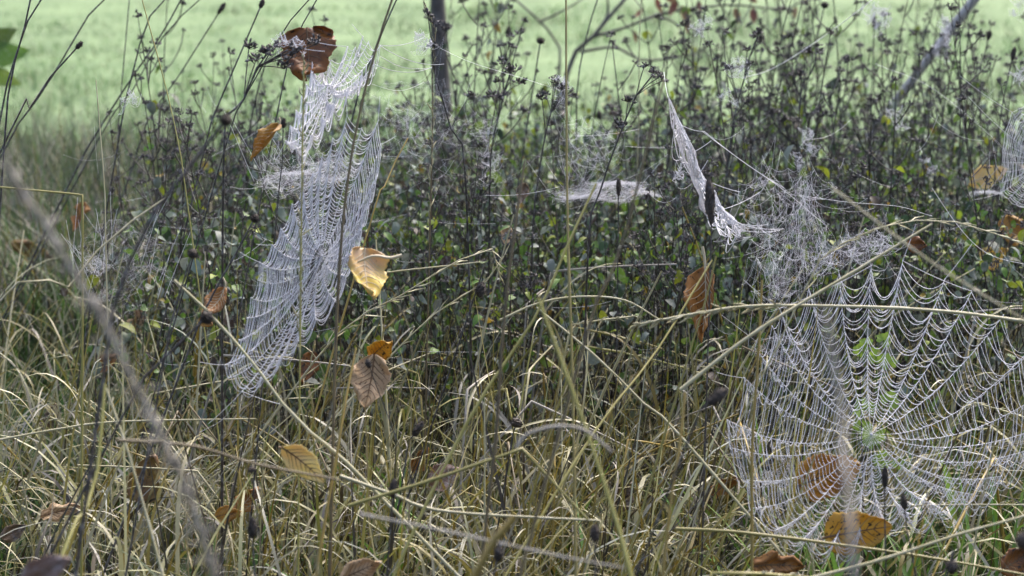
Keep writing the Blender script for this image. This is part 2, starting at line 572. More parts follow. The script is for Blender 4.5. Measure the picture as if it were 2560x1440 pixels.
blades(g, np.stack([x, y, np.full(N, -0.02)], 1), rng.uniform(0.08, 0.30, N), rng.uniform(0.0, 0.5, N), rng.uniform(0.1, 1.4, N),
       rng.uniform(0.002, 0.0045, N), pick(GREENC + STRAWC + [(0.26, 0.19, 0.15)], [2, 2, .6, 1, 1.2, .8, .5, .8, 1.2, 2.2], N, 0.25), K=5)
# the same rough grass goes on to both sides
N = 14000
y = rng.uniform(1.4, 5.6, N)
x = (T * y + 0.12 + 0.9 * rng.random(N) ** 1.3) * np.where(rng.random(N) < 0.5, -1, 1)
blades(g, np.stack([x, y, np.full(N, -0.02)], 1), rng.uniform(0.10, 0.36, N), rng.uniform(0.0, 0.7, N), rng.uniform(0.1, 1.7, N),
       rng.uniform(0.002, 0.0045, N), pick(GREENC + STRAWC, [2.4, 2.2, 2, 1.6, 1.6, 2.2, 1.6, 2.2, 1.4], N, 0.3), K=6)
g.obj("meadow_tussocks", M_tint, kind="stuff")

# ---------------------------------------------------------------- marjoram thicket
def small_leaf(L, W, fold, curl):
    s = np.array([0, 0.2, 0.5, 0.8, 1.0])
    w = np.array([0.12, 0.82, 1.0, 0.62, 0.06]) * W / 2
    th = curl * s
    yy = np.concatenate([[0], np.cumsum(np.cos(th[1:]) * np.diff(s))]) * L
    zz = -np.concatenate([[0], np.cumsum(np.sin(th[1:]) * np.diff(s))]) * L
    V, c = [], 3
    for i in range(5):
        V += [(-w[i], yy[i], zz[i] + w[i] * fold), (0, yy[i], zz[i]), (w[i], yy[i], zz[i] + w[i] * fold)]
    V = np.array(V)
    F = [[i * 3 + j, i * 3 + j + 1, i * 3 + j + 4, i * 3 + j + 3] for i in range(4) for j in range(2)]
    # short stalk
    return V + np.array([0, 0.15 * L, 0]), np.array(F)


LEAFG = [small_leaf(0.018, 0.011, 0.35, 0.7), small_leaf(0.015, 0.010, 0.6, 1.4), small_leaf(0.022, 0.012, 0.3, 1.1),
         small_leaf(0.015, 0.006, 0.9, 1.9), small_leaf(0.011, 0.009, 0.4, 0.5), small_leaf(0.016, 0.005, 1.1, 2.4)]
LEAFMESH = [[Geo().add(*lg).mesh("leaf", mt) for mt in LEAFM] for lg in LEAFG]


def head_geo(seed):
    r = np.random.default_rng(seed)
    n = r.integers(9, 17)
    az = r.uniform(0, 2 * np.pi, n)
    el = r.uniform(-0.15, 1.3, n)
    rad = r.uniform(0.004, 0.0105, n)
    d = np.stack([np.cos(az) * np.cos(el), np.sin(az) * np.cos(el), np.sin(el)], 1)
    C = d * rad[:, None] + np.array([0, 0, 0.001])
    V1, F1 = octas(C, r.uniform(0.0013, 0.0024, n), d + r.normal(0, 0.4, (n, 3)), 1.9)
    g = Geo().add(V1, F1)
    # splayed calyx tips
    n2 = n * 2
    k = r.integers(0, n, n2)
    tip = C[k] + nrm(d[k] + r.normal(0, 0.8, (n2, 3))) * r.uniform(0.002, 0.0045, (n2, 1))
    V2, F2 = tubes(np.stack([C[k], tip], 1), np.array([[0.0008, 0.00025]]), 3)
    g.add(V2, F2)
    V3, F3 = tubes(np.stack([np.zeros((n, 3)), C * 0.5 + r.normal(0, 0.0006, (n, 3)), C], 1), 0.00045, 3)
    return g.add(V3, F3)


HEADG = [head_geo(100 + i) for i in range(7)]
HEADMESH = [h.mesh("seed_head", M_head, smooth=False) for h in HEADG]


def rot_to(d, roll):
    """matrix whose +Y goes along d"""
    d = Vector(d).normalized()
    q = d.to_track_quat('Y', 'Z')
    return q.to_matrix().to_4x4() @ Matrix.Rotation(roll, 4, 'Y')


def marjoram_proto(seed):
    """stem geometry and the placements of its heads and leaves"""
    r = np.random.default_rng(seed)
    H = r.uniform(0.46, 0.64)
    K = 12
    s = np.linspace(0, 1, K)
    ph = r.uniform(0, 6.28, 2)
    amp = r.uniform(0.006, 0.018)
    spine = np.stack([amp * np.sin(s * 4 + ph[0]) - amp * np.sin(ph[0]) + r.normal(0, 0.03) * s ** 2,
                      amp * np.sin(s * 4.4 + ph[1]) - amp * np.sin(ph[1]) + r.normal(0, 0.03) * s ** 2, s * H], 1)
    g = Geo()
    g.add(*tubes(spine[None], (0.0014 * (1 - s) + 0.0006)[None], 4))
    at = lambda t: np.array([np.interp(t, s, spine[:, k]) for k in range(3)])
    heads, leaves = [], []
    heads.append((spine[-1], (r.normal(0, .2), r.normal(0, .2), 1), r.uniform(0.65, 0.95)))
    nodes = r.integers(3, 6)
    az0 = r.uniform(0, 6.28)
    for i in range(nodes):
        t = 0.97 - 0.34 * (i + 0.6) / nodes + r.normal(0, 0.01)
        for sgn in (0, math.pi):
            if r.random() < 0.32:
                continue
            az = az0 + i * 1.57 + sgn + r.normal(0, .2)
            L = r.uniform(0.02, 0.045) + 0.055 * i / nodes
            pth = arcs(at(t)[None], [az], [L], [r.uniform(0.75, 1.1)], [-r.uniform(0.3, 0.9)], 5, 1.0)
            g.add(*tubes(pth, 0.0009, 3))
            tip = pth[0, -1]
            dirn = tip - pth[0, -2]
            heads.append((tip, tuple(dirn / np.linalg.norm(dirn)), r.uniform(0.45, 0.8)))
            if r.random() < 0.45:
                q = pth[0, 2]
                p2 = arcs(q[None], [az + r.choice([-1.3, 1.3])], [L * 0.5], [0.7], [-0.4], 4, 1.0)
                g.add(*tubes(p2, 0.0007, 3))
                heads.append((p2[0, -1], (r.normal(0, .3), r.normal(0, .3), 1), r.uniform(0.45, 0.7)))
    nl = r.integers(7, 10)
    for i in range(nl):
        t = 0.22 + 0.64 * (i + r.uniform(0, .6)) / nl
        for sgn in (0, math.pi):
            if r.random() < 0.18:
                continue
            az = az0 + i * 1.57 + sgn + r.normal(0, .3)
            el = r.uniform(-1.2, 0.15)
            d = (math.cos(az) * math.cos(el), math.sin(az) * math.cos(el), math.sin(el))
            leaves.append((at(t), d, r.normal(0, 0.5), r.uniform(0.7, 1.45), int(r.integers(0, len(LEAFG))),
                           int(r.choice(5, p=[0.32, 0.24, 0.12, 0.30, 0.02]))))
    return g, heads, leaves


PROTO = [marjoram_proto(40 + i) for i in range(10)]
STEMMESH = [p[0].mesh("stem", M_stem) for p in PROTO]

# where the plants stand
NP = 450
py_ = rng.uniform(2.58, 4.5, NP * 2)
px_ = rng.uniform(-1.08, 1.08, NP * 2) * (T * py_ + 0.03)
u = px_ / (T * py_)
left_edge = -0.82 + 0.16 * np.clip((py_ - 2.7) / 1.4, 0, 1)
ok = (u > left_edge + rng.normal(0, 0.06, len(u)))
# thinner in the middle behind, where the lawn shows lower down
ok &= ~((rng.random(len(u)) < 0.25) & (py_ > 3.7) & (u < 0.1))
px_, py_ = px_[ok][:NP], py_[ok][:NP]
NP = len(px_)
order = np.argsort(py_)
px_, py_ = px_[order], py_[order]
N_IND = 290
MJ_LABEL = ["slender dark marjoram stem with dried seed heads in the crowded thicket",
            ]
hm_by = [[Matrix.Translation(Vector(h[0])) @ rot_to(h[1], 0) @ Matrix.Rotation(R(-90), 4, 'X') @ Matrix.Scale(h[2], 4) for h in p[1]] for p in PROTO]
# rot_to puts +Y along the branch; the heads point along +Z, so turn +Z onto +Y
lm_by = [[Matrix.Translation(Vector(lf[0])) @ rot_to(lf[1], lf[2]) @ Matrix.Scale(lf[3], 4) for lf in p[2]] for p in PROTO]


to_name = []


def place_marjoram(k, x, y, sc_, rz, lean, laz):
    o = bpy.data.objects.new("marjoram_plant", None)
    COL.objects.link(o)
    o.empty_display_size = 0.02
    o.matrix_world = (Matrix.Translation((x, y, -0.015)) @ Matrix.Rotation(lean, 4, Vector((-math.sin(laz), math.cos(laz), 0)))
                      @ Matrix.Rotation(rz, 4, 'Z') @ Matrix.Scale(sc_, 4))
    link("stem", STEMMESH[k], o)
    for hm_ in hm_by[k]:
        c = link("seed_head", HEADMESH[rng.integers(0, len(HEADMESH))], o)
        c.matrix_local = hm_
    for lm_, lf in zip(lm_by[k], PROTO[k][2]):
        if rng.random() < 0.12:
            continue
        mi = lf[5] if rng.random() < 0.5 else int(rng.choice(5, p=[0.32, 0.24, 0.12, 0.30, 0.02]))
        c = link("leaf", LEAFMESH[lf[4]][mi], o)
        c.matrix_local = lm_
    tag(o, MJ_LABEL[0], "dried herb", "dried marjoram plants in the thicket")
    vs = hm_by[k][0].translation
    hp = o.matrix_world @ Vector(vs)
    to_name.append((o, "dried marjoram plant", hp, hp.x - x, hp.z))
    return o


def xf(Mx, V):
    A = np.array(Mx)
    return V @ A[:3, :3].T + A[:3, 3]


rest = Geo()
for i in range(NP):
    k = int(rng.integers(0, len(PROTO)))
    s_ = rng.uniform(0.72, 1.08) * (1.0 - 0.10 * (px_[i] < -0.1) * (py_[i] > 3.6))
    if rng.random() < (0.24 if px_[i] > -0.2 else 0.12) and py_[i] > 2.9:
        s_ = rng.uniform(1.1, 1.42)
    rz = rng.uniform(0, 6.28)
    ln, la = abs(rng.normal(0, 0.10)), rng.uniform(0, 6.28)
    if i < N_IND:
        place_marjoram(k, px_[i], py_[i], s_, rz, ln, la)
    else:
        Mw = (Matrix.Translation((px_[i], py_[i], -0.015)) @ Matrix.Rotation(ln, 4, Vector((-math.sin(la), math.cos(la), 0)))
              @ Matrix.Rotation(rz, 4, 'Z') @ Matrix.Scale(s_, 4))
        V, Q, _, _ = PROTO[k][0].arrays()
        rest.add(xf(Mw, V), Q, 0)
        for hm_ in hm_by[k]:
            V, Q, _, _ = HEADG[rng.integers(0, len(HEADG))].arrays()
            rest.add(xf(Mw @ hm_, V), Q, 1)
        for lm_, lf in zip(lm_by[k], PROTO[k][2]):
            mi = int(rng.choice(5, p=[0.36, 0.16, 0.16, 0.28, 0.04]))
            V, F = LEAFG[lf[4]]
            rest.add(xf(Mw @ lm_, V), F, 2 + mi)
rest.obj("marjoram_thicket", [M_stem, M_head] + LEAFM, kind="stuff")

# undergrowth between the stems: loose leaves on thin dark stalks
g = Geo()
N = 36000
y = rng.uniform(2.55, 4.5, N)
x = rng.uniform(-1.1, 1.1, N) * (T * y + 0.03)
u = x / (T * y)
ok = (u > -0.76 + 0.24 * np.clip((y - 2.7) / 1.4, 0, 1) + rng.normal(0, .07, N))
x, y = x[ok], y[ok]
N = len(x)
z = 0.02 + 0.46 * rng.beta(1.7, 1.3, N)
LCOL = pick([(0.09, 0.165, 0.028), (0.035, 0.062, 0.028), (0.20, 0.25, 0.028), (0.14, 0.175, 0.15), (0.30, 0.21, 0.03), (0.05, 0.035, 0.025)],
            [3, 2.2, 1.0, 3.2, 0.15, 0.6], N, 0.3)
az = rng.uniform(0, 6.28, N)
el = rng.uniform(-1.4, 0.3, N)
D = np.stack([np.cos(az) * np.cos(el), np.sin(az) * np.cos(el), np.sin(el)], 1)
S_ = nrm(np.cross(D, nrm(np.array([[0, 0, 1.0]]) + rng.normal(0, .45, (N, 3)))))
Nn = np.cross(S_, D)
scl = 0.5 + 1.0 * rng.random(N) ** 2.2
kind_ = rng.integers(0, len(LEAFG), N)
for k in range(len(LEAFG)):
    V, F = LEAFG[k]
    i = np.where(kind_ == k)[0]
    VV = np.stack([x[i], y[i], z[i]], 1)[:, None] + scl[i, None, None] * (V[None, :, 0:1] * S_[i, None] + V[None, :, 1:2] * D[i, None] + V[None, :, 2:3] * Nn[i, None])
    FF = (np.arange(len(i))[:, None, None] * len(V) + F).reshape(-1, 4)
    g.add(VV, FF, 0, np.repeat(LCOL[i], len(V), 0))
N = 2600
j = rng.integers(0, len(x), N)
b = np.stack([x[j], y[j], np.full(N, -0.02)], 1)
Pp = arcs(b, rng.uniform(0, 6.28, N), rng.uniform(0.2, 0.52, N), rng.uniform(0, 0.25, N), rng.uniform(-0.2, 0.5, N), 6)
V, F = tubes(Pp, np.linspace(0.0013, 0.0006, 6)[None], 3)
g.add(V, F, 0, np.repeat(pick([(0.018, 0.014, 0.014), (0.04, 0.03, 0.025), (0.11, 0.095, 0.085)], [3, 2, 1], N), 18, 0))
g.obj("thicket_undergrowth", M_tintleaf, kind="stuff")

# ---------------------------------------------------------------- dry grass stalks
def panicle(r, axis, n, ln, spread, wd=0.0012):
    """spikelets along an axis path (K,3)"""
    t = np.linspace(0, 1, n) ** 0.9
    K = len(axis)
    at = np.stack([np.interp(t * (K - 1), np.arange(K), axis[:, k]) for k in range(3)], 1)
    tg = nrm(np.stack([np.interp(t * (K - 1), np.arange(K), np.gradient(axis[:, k])) for k in range(3)], 1))
    d = nrm(tg + r.normal(0, spread, (n, 3)))
    L = ln * r.uniform(0.6, 1.2, n) * (1 - 0.45 * t)
    tip = at + d * L[:, None] - np.array([0, 0, 1]) * (L * 0.15)[:, None]
    mid = (at + tip) / 2 + r.normal(0, 0.0008, (n, 3))
    g = Geo()
    V, F = tubes(np.stack([at, mid, tip], 1), np.array([[0.25, 1.0, 0.2]]) * wd, 3)
    return g.add(V, F)


def stalk_proto(seed, matk):
    r = np.random.default_rng(seed)
    L = r.uniform(0.42, 0.72)
    K = 12
    Pp = arcs(np.zeros((1, 3)), [0.0], [L], [r.uniform(0.0, 0.1)], [r.uniform(0.0, 0.3)], K, 1.8, r.normal(0, .2))[0]
    if r.random() < 0.35:  # broken and bent over at a node
        i = int(r.integers(6, 10))
        rel = Pp[i:] - Pp[i]
        a = r.uniform(0.7, 1.7)
        ca, sa = math.cos(a), math.sin(a)
        Pp[i:] = Pp[i] + np.stack([rel[:, 0] * ca + rel[:, 2] * sa, rel[:, 1], -rel[:, 0] * sa + rel[:, 2] * ca], 1)
    rad = np.linspace(r.uniform(0.0017, 0.0026), 0.0011, K)
    rad[[4, 8]] *= 1.35
    parts = [("culm", Geo().add(*tubes(Pp[None], rad[None], 5)).mesh("culm", STRAWM[matk]))]
    for b in range(int(r.integers(1, 3))):
        i = int(r.integers(3, 9))
        bl = Geo()
        N = 1
        az = r.uniform(0, 6.28, 1)
        p = arcs(Pp[i][None], az, [r.uniform(0.12, 0.26)], [r.uniform(0.2, 0.7)], [r.uniform(0.9, 3.4)], 12, 1.8, r.uniform(-1.2, 1.2))
        s = np.linspace(0, 1, 12)
        side = np.stack([-np.sin(az + .5), np.cos(az + .5), 0 * az], 1)
        bl.add(*ribbons(p, (r.uniform(0.0025, 0.0045) * np.minimum(1, (1 - s) * 2 + .05))[None], side, 0.2))
        parts.append(("leaf_blade", bl.mesh("leaf_blade", STRAWM['grey' if r.random() < .5 else 'pale'])))
    if r.random() < 0.45:
        parts.append(("seed_head", panicle(r, Pp[-4:], 26, 0.016, 0.35).mesh("seed_head", STRAWM['pale' if r.random() < .6 else 'brown'])))
    return parts


MK = ['pale', 'olive', 'olive', 'gold', 'pale', 'brown', 'olive', 'grey', 'gold', 'pale', 'olive', 'brown', 'pale', 'gold']
SPROTO = [stalk_proto(300 + i, MK[i]) for i in range(len(MK))]
GL = {'pale': "pale straw grass stalk leaning among the tangled dry grass", 'olive': "olive yellow straw stalk leaning among the tangled dry grass",
      'gold': "golden straw stalk leaning among the tangled dry grass", 'brown': "brown weathered grass stalk among the tangled dry grass",
      'grey': "grey bleached grass stalk among the tangled dry grass"}
cnt = 0
while cnt < 270:
    y = rng.uniform(1.85, 2.7)
    x = rng.uniform(-1.1, 1.1) * T * y
    u = x / (T * y)
    laz = rng.normal(0.2, 0.8) if rng.random() < 0.72 else rng.uniform(0, 6.28)
    ln = abs(rng.normal(0.5, 0.42))
    s_ = rng.uniform(0.6, 1.0)
    if y < 2.3 and ((0.25 < u < 1.1) or (-0.75 < u < -0.28)) and rng.random() < 0.85:
        continue
    if y < 2.15:
        s_ *= 0.7
    k = int(rng.integers(0, len(SPROTO)))
    o = bpy.data.objects.new("dry_grass_stalk", None)
    o.empty_display_size = 0.02
    COL.objects.link(o)
    # prototypes bend towards +X; turn that to laz and tip further over
    o.matrix_world = (Matrix.Translation((x, y, -0.015)) @ Matrix.Rotation(laz, 4, 'Z') @ Matrix.Rotation(min(ln, 1.15), 4, 'Y') @ Matrix.Scale(s_, 4))
    for nm, me in SPROTO[k]:
        link(nm, me, o)
    tag(o, GL[MK[k]], "grass stalk", MK[k] + " straw stalks in the dry grass")
    hp = o.matrix_world @ Vector((0.08, 0, 0.4))
    to_name.append((o, {'pale': "pale", 'olive': "olive", 'gold': "golden", 'brown': "brown", 'grey': "grey"}[MK[k]] + " straw", hp, hp.x - x, hp.z))
    cnt += 1

for i in range(15):
    y = rng.uniform(1.2, 1.6)
    x = rng.uniform(-0.45, 0.55) * T * y
    k = int(rng.choice([0, 1, 2, 3, 6, 8, 9, 10]))
    o = bpy.data.objects.new("dry_grass_stalk", None)
    o.empty_display_size = 0.02
    COL.objects.link(o)
    o.matrix_world = (Matrix.Translation((x, y, -0.015)) @ Matrix.Rotation(rng.normal(0.2, 1.0), 4, 'Z') @ Matrix.Rotation(rng.uniform(0.05, 0.5), 4, 'Y') @ Matrix.Scale(rng.uniform(0.85, 1.0), 4))
    for nm, me in SPROTO[k]:
        link(nm, me, o)
    tag(o, "soft blurred straw stalk close to the camera", "grass stalk", "blurred straw stalks close by")
    hp = o.matrix_world @ Vector((0.08, 0, 0.45))
    to_name.append((o, "blurred near straw", hp, hp.x - x, hp.z))

# the stalks one can follow in the photograph, each at its own distance
def key_stalk(label, pts, d0, d1, r_mm, matk, head=None, ground=True, name="grass_stalk", K=22, kink=False, taper=0.6, cat="grass stalk"):
    pts = np.array(pts, float)
    dd = np.linspace(d0, d1, len(pts))
    W = P(pts[:, 0], pts[:, 1], dd)
    if ground:  # first point is the lower end: carry it on down into the soil
        lo = W[0]
        if lo[2] > 0.01:
            dirn = nrm(W[0] - W[1])
            h = dirn[:2] * min(lo[2] / max(-dirn[2], 0.45), 0.5)
            W = np.concatenate([[[lo[0] + h[0], lo[1] + h[1], -0.02]], W])
    if kink:
        ps = [W[0]]
        out = []
        for i in range(len(W) - 1):
            out.append(W[i] + (W[i + 1] - W[i]) * np.linspace(0, 1, 8, endpoint=False)[:, None])
        path = np.concatenate(out + [W[-1:]])
    else:
        path = smooth_path(W, K)
    base = Vector(path[0])
    o = thing(name, label, cat, base)
    path = path - path[0]
    n = len(path)
    rr = np.linspace(1, taper, n) * r_mm / 1000
    rr = rr * (1 + 0.06 * np.sin(np.arange(n) * 1.7))
    for i in (n // 3, 2 * n // 3):
        rr[i] *= 1.3
    Geo().add(*tubes(path[None], rr[None], 6)).obj("culm", STRAWM[matk], o)
    r = np.random.default_rng(int(abs(pts.sum())))
    if head == 'panicle':
        panicle(r, path[int(n * 0.62):], 46, 0.020, 0.22, 0.0013).obj("seed_head", STRAWM['pale'], o)
    elif head == 'plume':
        panicle(r, path[int(n * 0.15):], 420, 0.020, 0.8, 0.0009).obj("seed_head", STRAWM['grey'], o)
    elif head == 'loose':
        panicle(r, path[int(n * 0.5):], 30, 0.030, 0.3, 0.001).obj("seed_head", STRAWM['pale'], o)
    return o


KS = [
    ("blurred pale feathery grass plume crossing the lower part diagonally, nearest on the left", [(540, 1460), (470, 1250), (400, 1080), (340, 960), (280, 850), (220, 740), (100, 540), (10, 410)], 1.05, 1.0, 2.3, 'grey', 'plume'),
    ("blurred pale upright stalk in front of the large round web", [(2135, 1470), (2115, 1250), (2108, 1100), (2095, 960), (2060, 770)], 0.82, 0.85, 2.2, 'grey', None),
    ("soft olive stalk rising from the bottom and leaning left at the centre", [(1580, 1450), (1540, 1300), (1450, 1030), (1345, 745)], 1.5, 1.55, 2.2, 'olive', None),
    ("tall straight tan stem rising to the top edge near the centre", [(1436, 1200), (1430, 900), (1420, 600), (1416, 300), (1415, -40)], 1.95, 2.1, 1.7, 'olive', None),
    ("brown soft stem beside the pale stalk at the centre", [(1200, 1440), (1240, 1090), (1252, 900), (1270, 700), (1300, 480), (1312, 400)], 1.75, 1.8, 1.9, 'brown', None),
    ("long tan stalk leaning right through the middle of the thicket", [(985, 1440), (1080, 1230), (1200, 1000), (1340, 790), (1420, 610), (1490, 460)], 1.85, 2.0, 1.9, 'olive', None),
    ("dark brown soft stalk leaning right toward the narrow web", [(1440, 930), (1500, 760), (1570, 560), (1640, 270), (1660, 200)], 1.6, 1.65, 1.7, 'brown', None),
    ("pale grass stem passing in front of the long hanging web up to the top edge", [(830, 1200), (838, 900), (850, 640), (872, 430), (905, 255), (945, 105), (990, -30)], 1.98, 2.02, 1.9, 'brown', None),
    ("thin upright straw stem rising in front of the upper web and brown leaf", [(748, 1100), (752, 700), (755, 430), (758, 250), (760, 150)], 2.0, 2.0, 1.1, 'olive', 'panicle'),
    ("pale straw lying diagonally below the long hanging web", [(900, 1190), (830, 1130), (720, 1025), (650, 930), (540, 800), (435, 700)], 1.95, 1.95, 2.2, 'pale', None),
    ("thin pale straw lying almost level over the dark left grass", [(-20, 1103), (150, 1072), (300, 1054), (640, 1047)], 2.15, 2.2, 1.3, 'pale', None),
    ("soft brown straw sloping down to the yellow elm leaf", [(290, 1100), (480, 1115), (640, 1160), (850, 1200)], 1.6, 1.7, 1.5, 'brown', None),
    ("long pale straw lying level across the top of the large round web", [(2580, 806), (2400, 782), (2190, 768), (1900, 764), (1760, 780), (1590, 812)], 1.98, 1.98, 1.7, 'pale', 'panicle'),
    ("pale straw sloping up to the right above the large round web", [(1700, 975), (1860, 850), (2000, 760), (2150, 670), (2330, 560)], 1.95, 2.0, 2.0, 'pale', None),
    ("arching pale panicle above the large round web, reaching the right edge", [(1990, 770), (2060, 650), (2160, 580), (2330, 548), (2460, 575), (2580, 620)], 2.1, 2.1, 1.0, 'pale', 'loose'),
    ("soft pale straw sloping down to the right over the round web", [(2080, 470), (2320, 650), (2560, 800), (2600, 830)], 1.5, 1.45, 1.0, 'pale', None),
    ("brown straw lying level under the large round web", [(1690, 1322), (1840, 1330), (2100, 1362), (2330, 1395), (2580, 1440)], 1.95, 1.9, 1.8, 'olive', None),
    ("pale straw rising to the right in the bottom right corner", [(2010, 1450), (2200, 1400), (2400, 1335), (2580, 1285)], 1.8, 1.8, 1.8, 'pale', None),
    ("thin straw lying level to the right below the round web", [(2200, 1266), (2400, 1262), (2580, 1262)], 2.1, 2.1, 1.2, 'pale', None),
    ("pale bent straw reaching up from the left edge", [(-20, 772), (130, 755), (230, 640), (320, 560), (420, 490)], 1.95, 2.05, 1.5, 'pale', None),
    ("olive upright stem broken over to the left edge", [(205, 1000), (206, 800), (206, 487), (-20, 466)], 2.1, 2.1, 1.5, 'olive', None),
    ("pale straw sloping down right from the thicket centre", [(1745, 1140), (1650, 1050), (1500, 900), (1340, 768)], 2.05, 2.1, 1.8, 'pale', None),
    ("pale drooping panicle arching at the middle of the thicket", [(640, 1100), (850, 830), (1000, 740), (1130, 660), (1215, 622), (1255, 640), (1250, 690)], 2.2, 2.25, 1.2, 'pale', 'loose'),
    ("second pale stem running beside the drooping panicle to its left", [(770, 1130), (930, 940), (1080, 790), (1220, 700), (1260, 640)], 2.25, 2.25, 1.2, 'pale', 'loose'),
    ("kinked olive straw with its bend above the bottom centre", [(870, 1265), (1080, 1200), (1305, 1122), (1470, 1300)], 1.8, 1.8, 1.8, 'olive', None),
    ("pale straw lying nearly level across the bottom centre", [(850, 1190), (980, 1235), (1110, 1278), (1500, 1302)], 1.9, 1.9, 1.8, 'pale', None),
    ("soft pale stalk bent in an arch right of the bottom centre", [(1290, 1120), (1320, 1085), (1400, 1065), (1470, 1080), (1530, 1130)], 1.5, 1.5, 1.5, 'grey', None),
    ("olive stalk leaning left to right below the folded orange leaf", [(1300, 1380), (1500, 1060), (1640, 880), (1780, 650)], 1.9, 2.1, 1.6, 'olive', None),
    ("pale straw crossing behind the yellow leaf with long stalk", [(900, 690), (1010, 676), (1130, 663), (1200, 655)], 2.25, 2.25, 1.0, 'pale', None),
    ("pale arched straw over the dark middle, ending near the folded orange leaf", [(1250, 800), (1340, 760), (1440, 742), (1560, 750), (1650, 800)], 2.1, 2.1, 1.2, 'pale', None),
    ("olive stem rising left of the large round web", [(1880, 1430), (1880, 1130), (1895, 900), (1905, 700)], 1.95, 2.0, 1.9, 'gold', None),
    ("tall gold stalk at the bottom right of centre", [(1655, 1450), (1680, 1230), (1700, 1110), (1712, 980)], 1.7, 1.75, 2.0, 'gold', None),
    ("gold straw rising steeply left of the tan leaf", [(790, 1440), (820, 1260), (850, 1090), (868, 980), (890, 870)], 1.9, 2.0, 1.8, 'gold', None),
    ("olive straw leaning over from the bottom left toward the dark stems", [(140, 1440), (190, 1330), (240, 1200), (262, 960)], 1.6, 1.7, 2.0, 'olive', None),
    ("pale leaning straw in the lower left crossing the brown leaf", [(410, 1450), (375, 1320), (320, 1130), (265, 970)], 1.75, 1.8, 1.8, 'pale', None),
    ("thin pale stem with a white seed tip on the left", [(265, 640), (262, 480), (252, 350), (240, 200)], 2.4, 2.45, 1.1, 'pale', None),
    ("thin gold stem leaning left through the dark stems at upper left", [(470, 520), (440, 330), (410, 200), (380, 90), (350, -20)], 2.3, 2.35, 1.1, 'olive', None),
    ("yellow blade rising right of the long hanging web", [(925, 560), (960, 470), (990, 400), (1020, 345)], 2.4, 2.45, 1.5, 'gold', None),
    ("pale curved stalk with drooping tan spike at the top, beside the tree trunk", [(1075, 560), (1082, 300), (1080, 170), (1090, 110), (1085, 50), (1060, 5)], 2.5, 2.5, 1.2, 'brown', 'panicle'),
    ("fine pale stem rising to the top edge at upper right", [(1590, 500), (1597, 300), (1598, 120), (1604, -30)], 3.2, 3.2, 1.3, 'pale', None),
    ("thin olive stem crossing the folded orange leaf", [(1700, 960), (1750, 800), (1790, 650), (1790, 640)], 2.0, 2.0, 1.4, 'olive', None),
    ("soft grey stalk sloping down at the bottom centre", [(900, 1285), (1100, 1325), (1400, 1390), (1560, 1420)], 1.45, 1.4, 1.1, 'grey', None),
]
NOGROUND = {10, 11, 12, 13, 15, 16, 17, 18, 24, 25, 26, 28, 29, 41}
KINK = {20, 24}
for i, (lab, pts, d0, d1, rmm, mk, hd) in enumerate(KS):
    key_stalk(lab, pts, d0, d1, rmm, mk, hd, ground=i not in NOGROUND, kink=i in KINK)

# ---------------------------------------------------------------- dark wild flower stalks with seed heads
def ball_head(r, ln, wd, seed, rough=0.25):
    """bristly round or long seed head along +Z from 0"""
    q = np.random.default_rng(seed)
    nu, nv = 9, 10
    uu = np.linspace(0, 1, nu)
    vv = np.arange(nv) / nv * 2 * np.pi
    prof = np.sin(np.clip(uu * 0.94 + 0.05, 0, 1) * np.pi) ** 0.55 * wd / 2
    rad = prof[:, None] * (1 + q.normal(0, rough * 0.5, (nu, nv)))
    V = np.stack([rad * np.cos(vv), rad * np.sin(vv), np.broadcast_to(uu[:, None] * ln, (nu, nv))], -1)
    idx = np.arange(nu * nv).reshape(nu, nv)
    F = np.stack([idx[:-1], np.roll(idx[:-1], -1, 1), np.roll(idx[1:], -1, 1), idx[1:]], -1).reshape(-1, 4)
    g = Geo().add(V, F)
    n = int(60 + 25 * ln / wd)
    t = q.uniform(0.03, 1, n)
    a = q.uniform(0, 6.28, n)
    pr = np.interp(t, uu, prof)
    C = np.stack([pr * np.cos(a), pr * np.sin(a), t * ln], 1)
    d = nrm(np.stack([np.cos(a), np.sin(a), q.normal(0.5, .4, n)], 1))
    V, F = tubes(np.stack([C * 0.9, C + d * wd * q.uniform(0.1, 0.32, (n, 1))], 1), np.array([[wd * 0.045, wd * 0.012]]), 3)
    return g.add(V, F)


def seed_stalk(name, label, pts, d0, d1, r_mm, ln, wd, seed, head_dir=None, cat="seed stalk", tip=False, matk='dark', ground=True, group=None):
    pts = np.array(pts, float)
    W = P(pts[:, 0], pts[:, 1], np.linspace(d0, d1, len(pts)))
    if ground and W[0][2] > 0.01:
        dirn = nrm(W[0] - W[1])
        h = dirn[:2] * min(W[0][2] / max(-dirn[2], 0.45), 0.5)
        W = np.concatenate([[[W[0][0] + h[0], W[0][1] + h[1], -0.02]], W])
    path = smooth_path(W, 20)
    o = thing(name, label, cat, Vector(path[0]), group)
    org = path[0].copy()
    path = path - org
    Geo().add(*tubes(path[None], np.linspace(1.15, 0.75, 20)[None] * r_mm / 1000, 5)).obj("stem", STRAWM[matk], o)
    h = ball_head(None, ln, wd, seed).obj("seed_head", M_spike, o, smooth=False)
    d = Vector(path[-1] - path[-2])
    if head_dir is not None:
        d = Vector(head_dir)
    h.matrix_local = Matrix.Translation(Vector(path[-1])) @ d.to_track_quat('Z', 'Y').to_matrix().to_4x4()
    if group:
        to_name.append((o, "thin dark wildflower stem", Vector(path[-1] + org), path[-1][0], path[-1][2]))
    return o


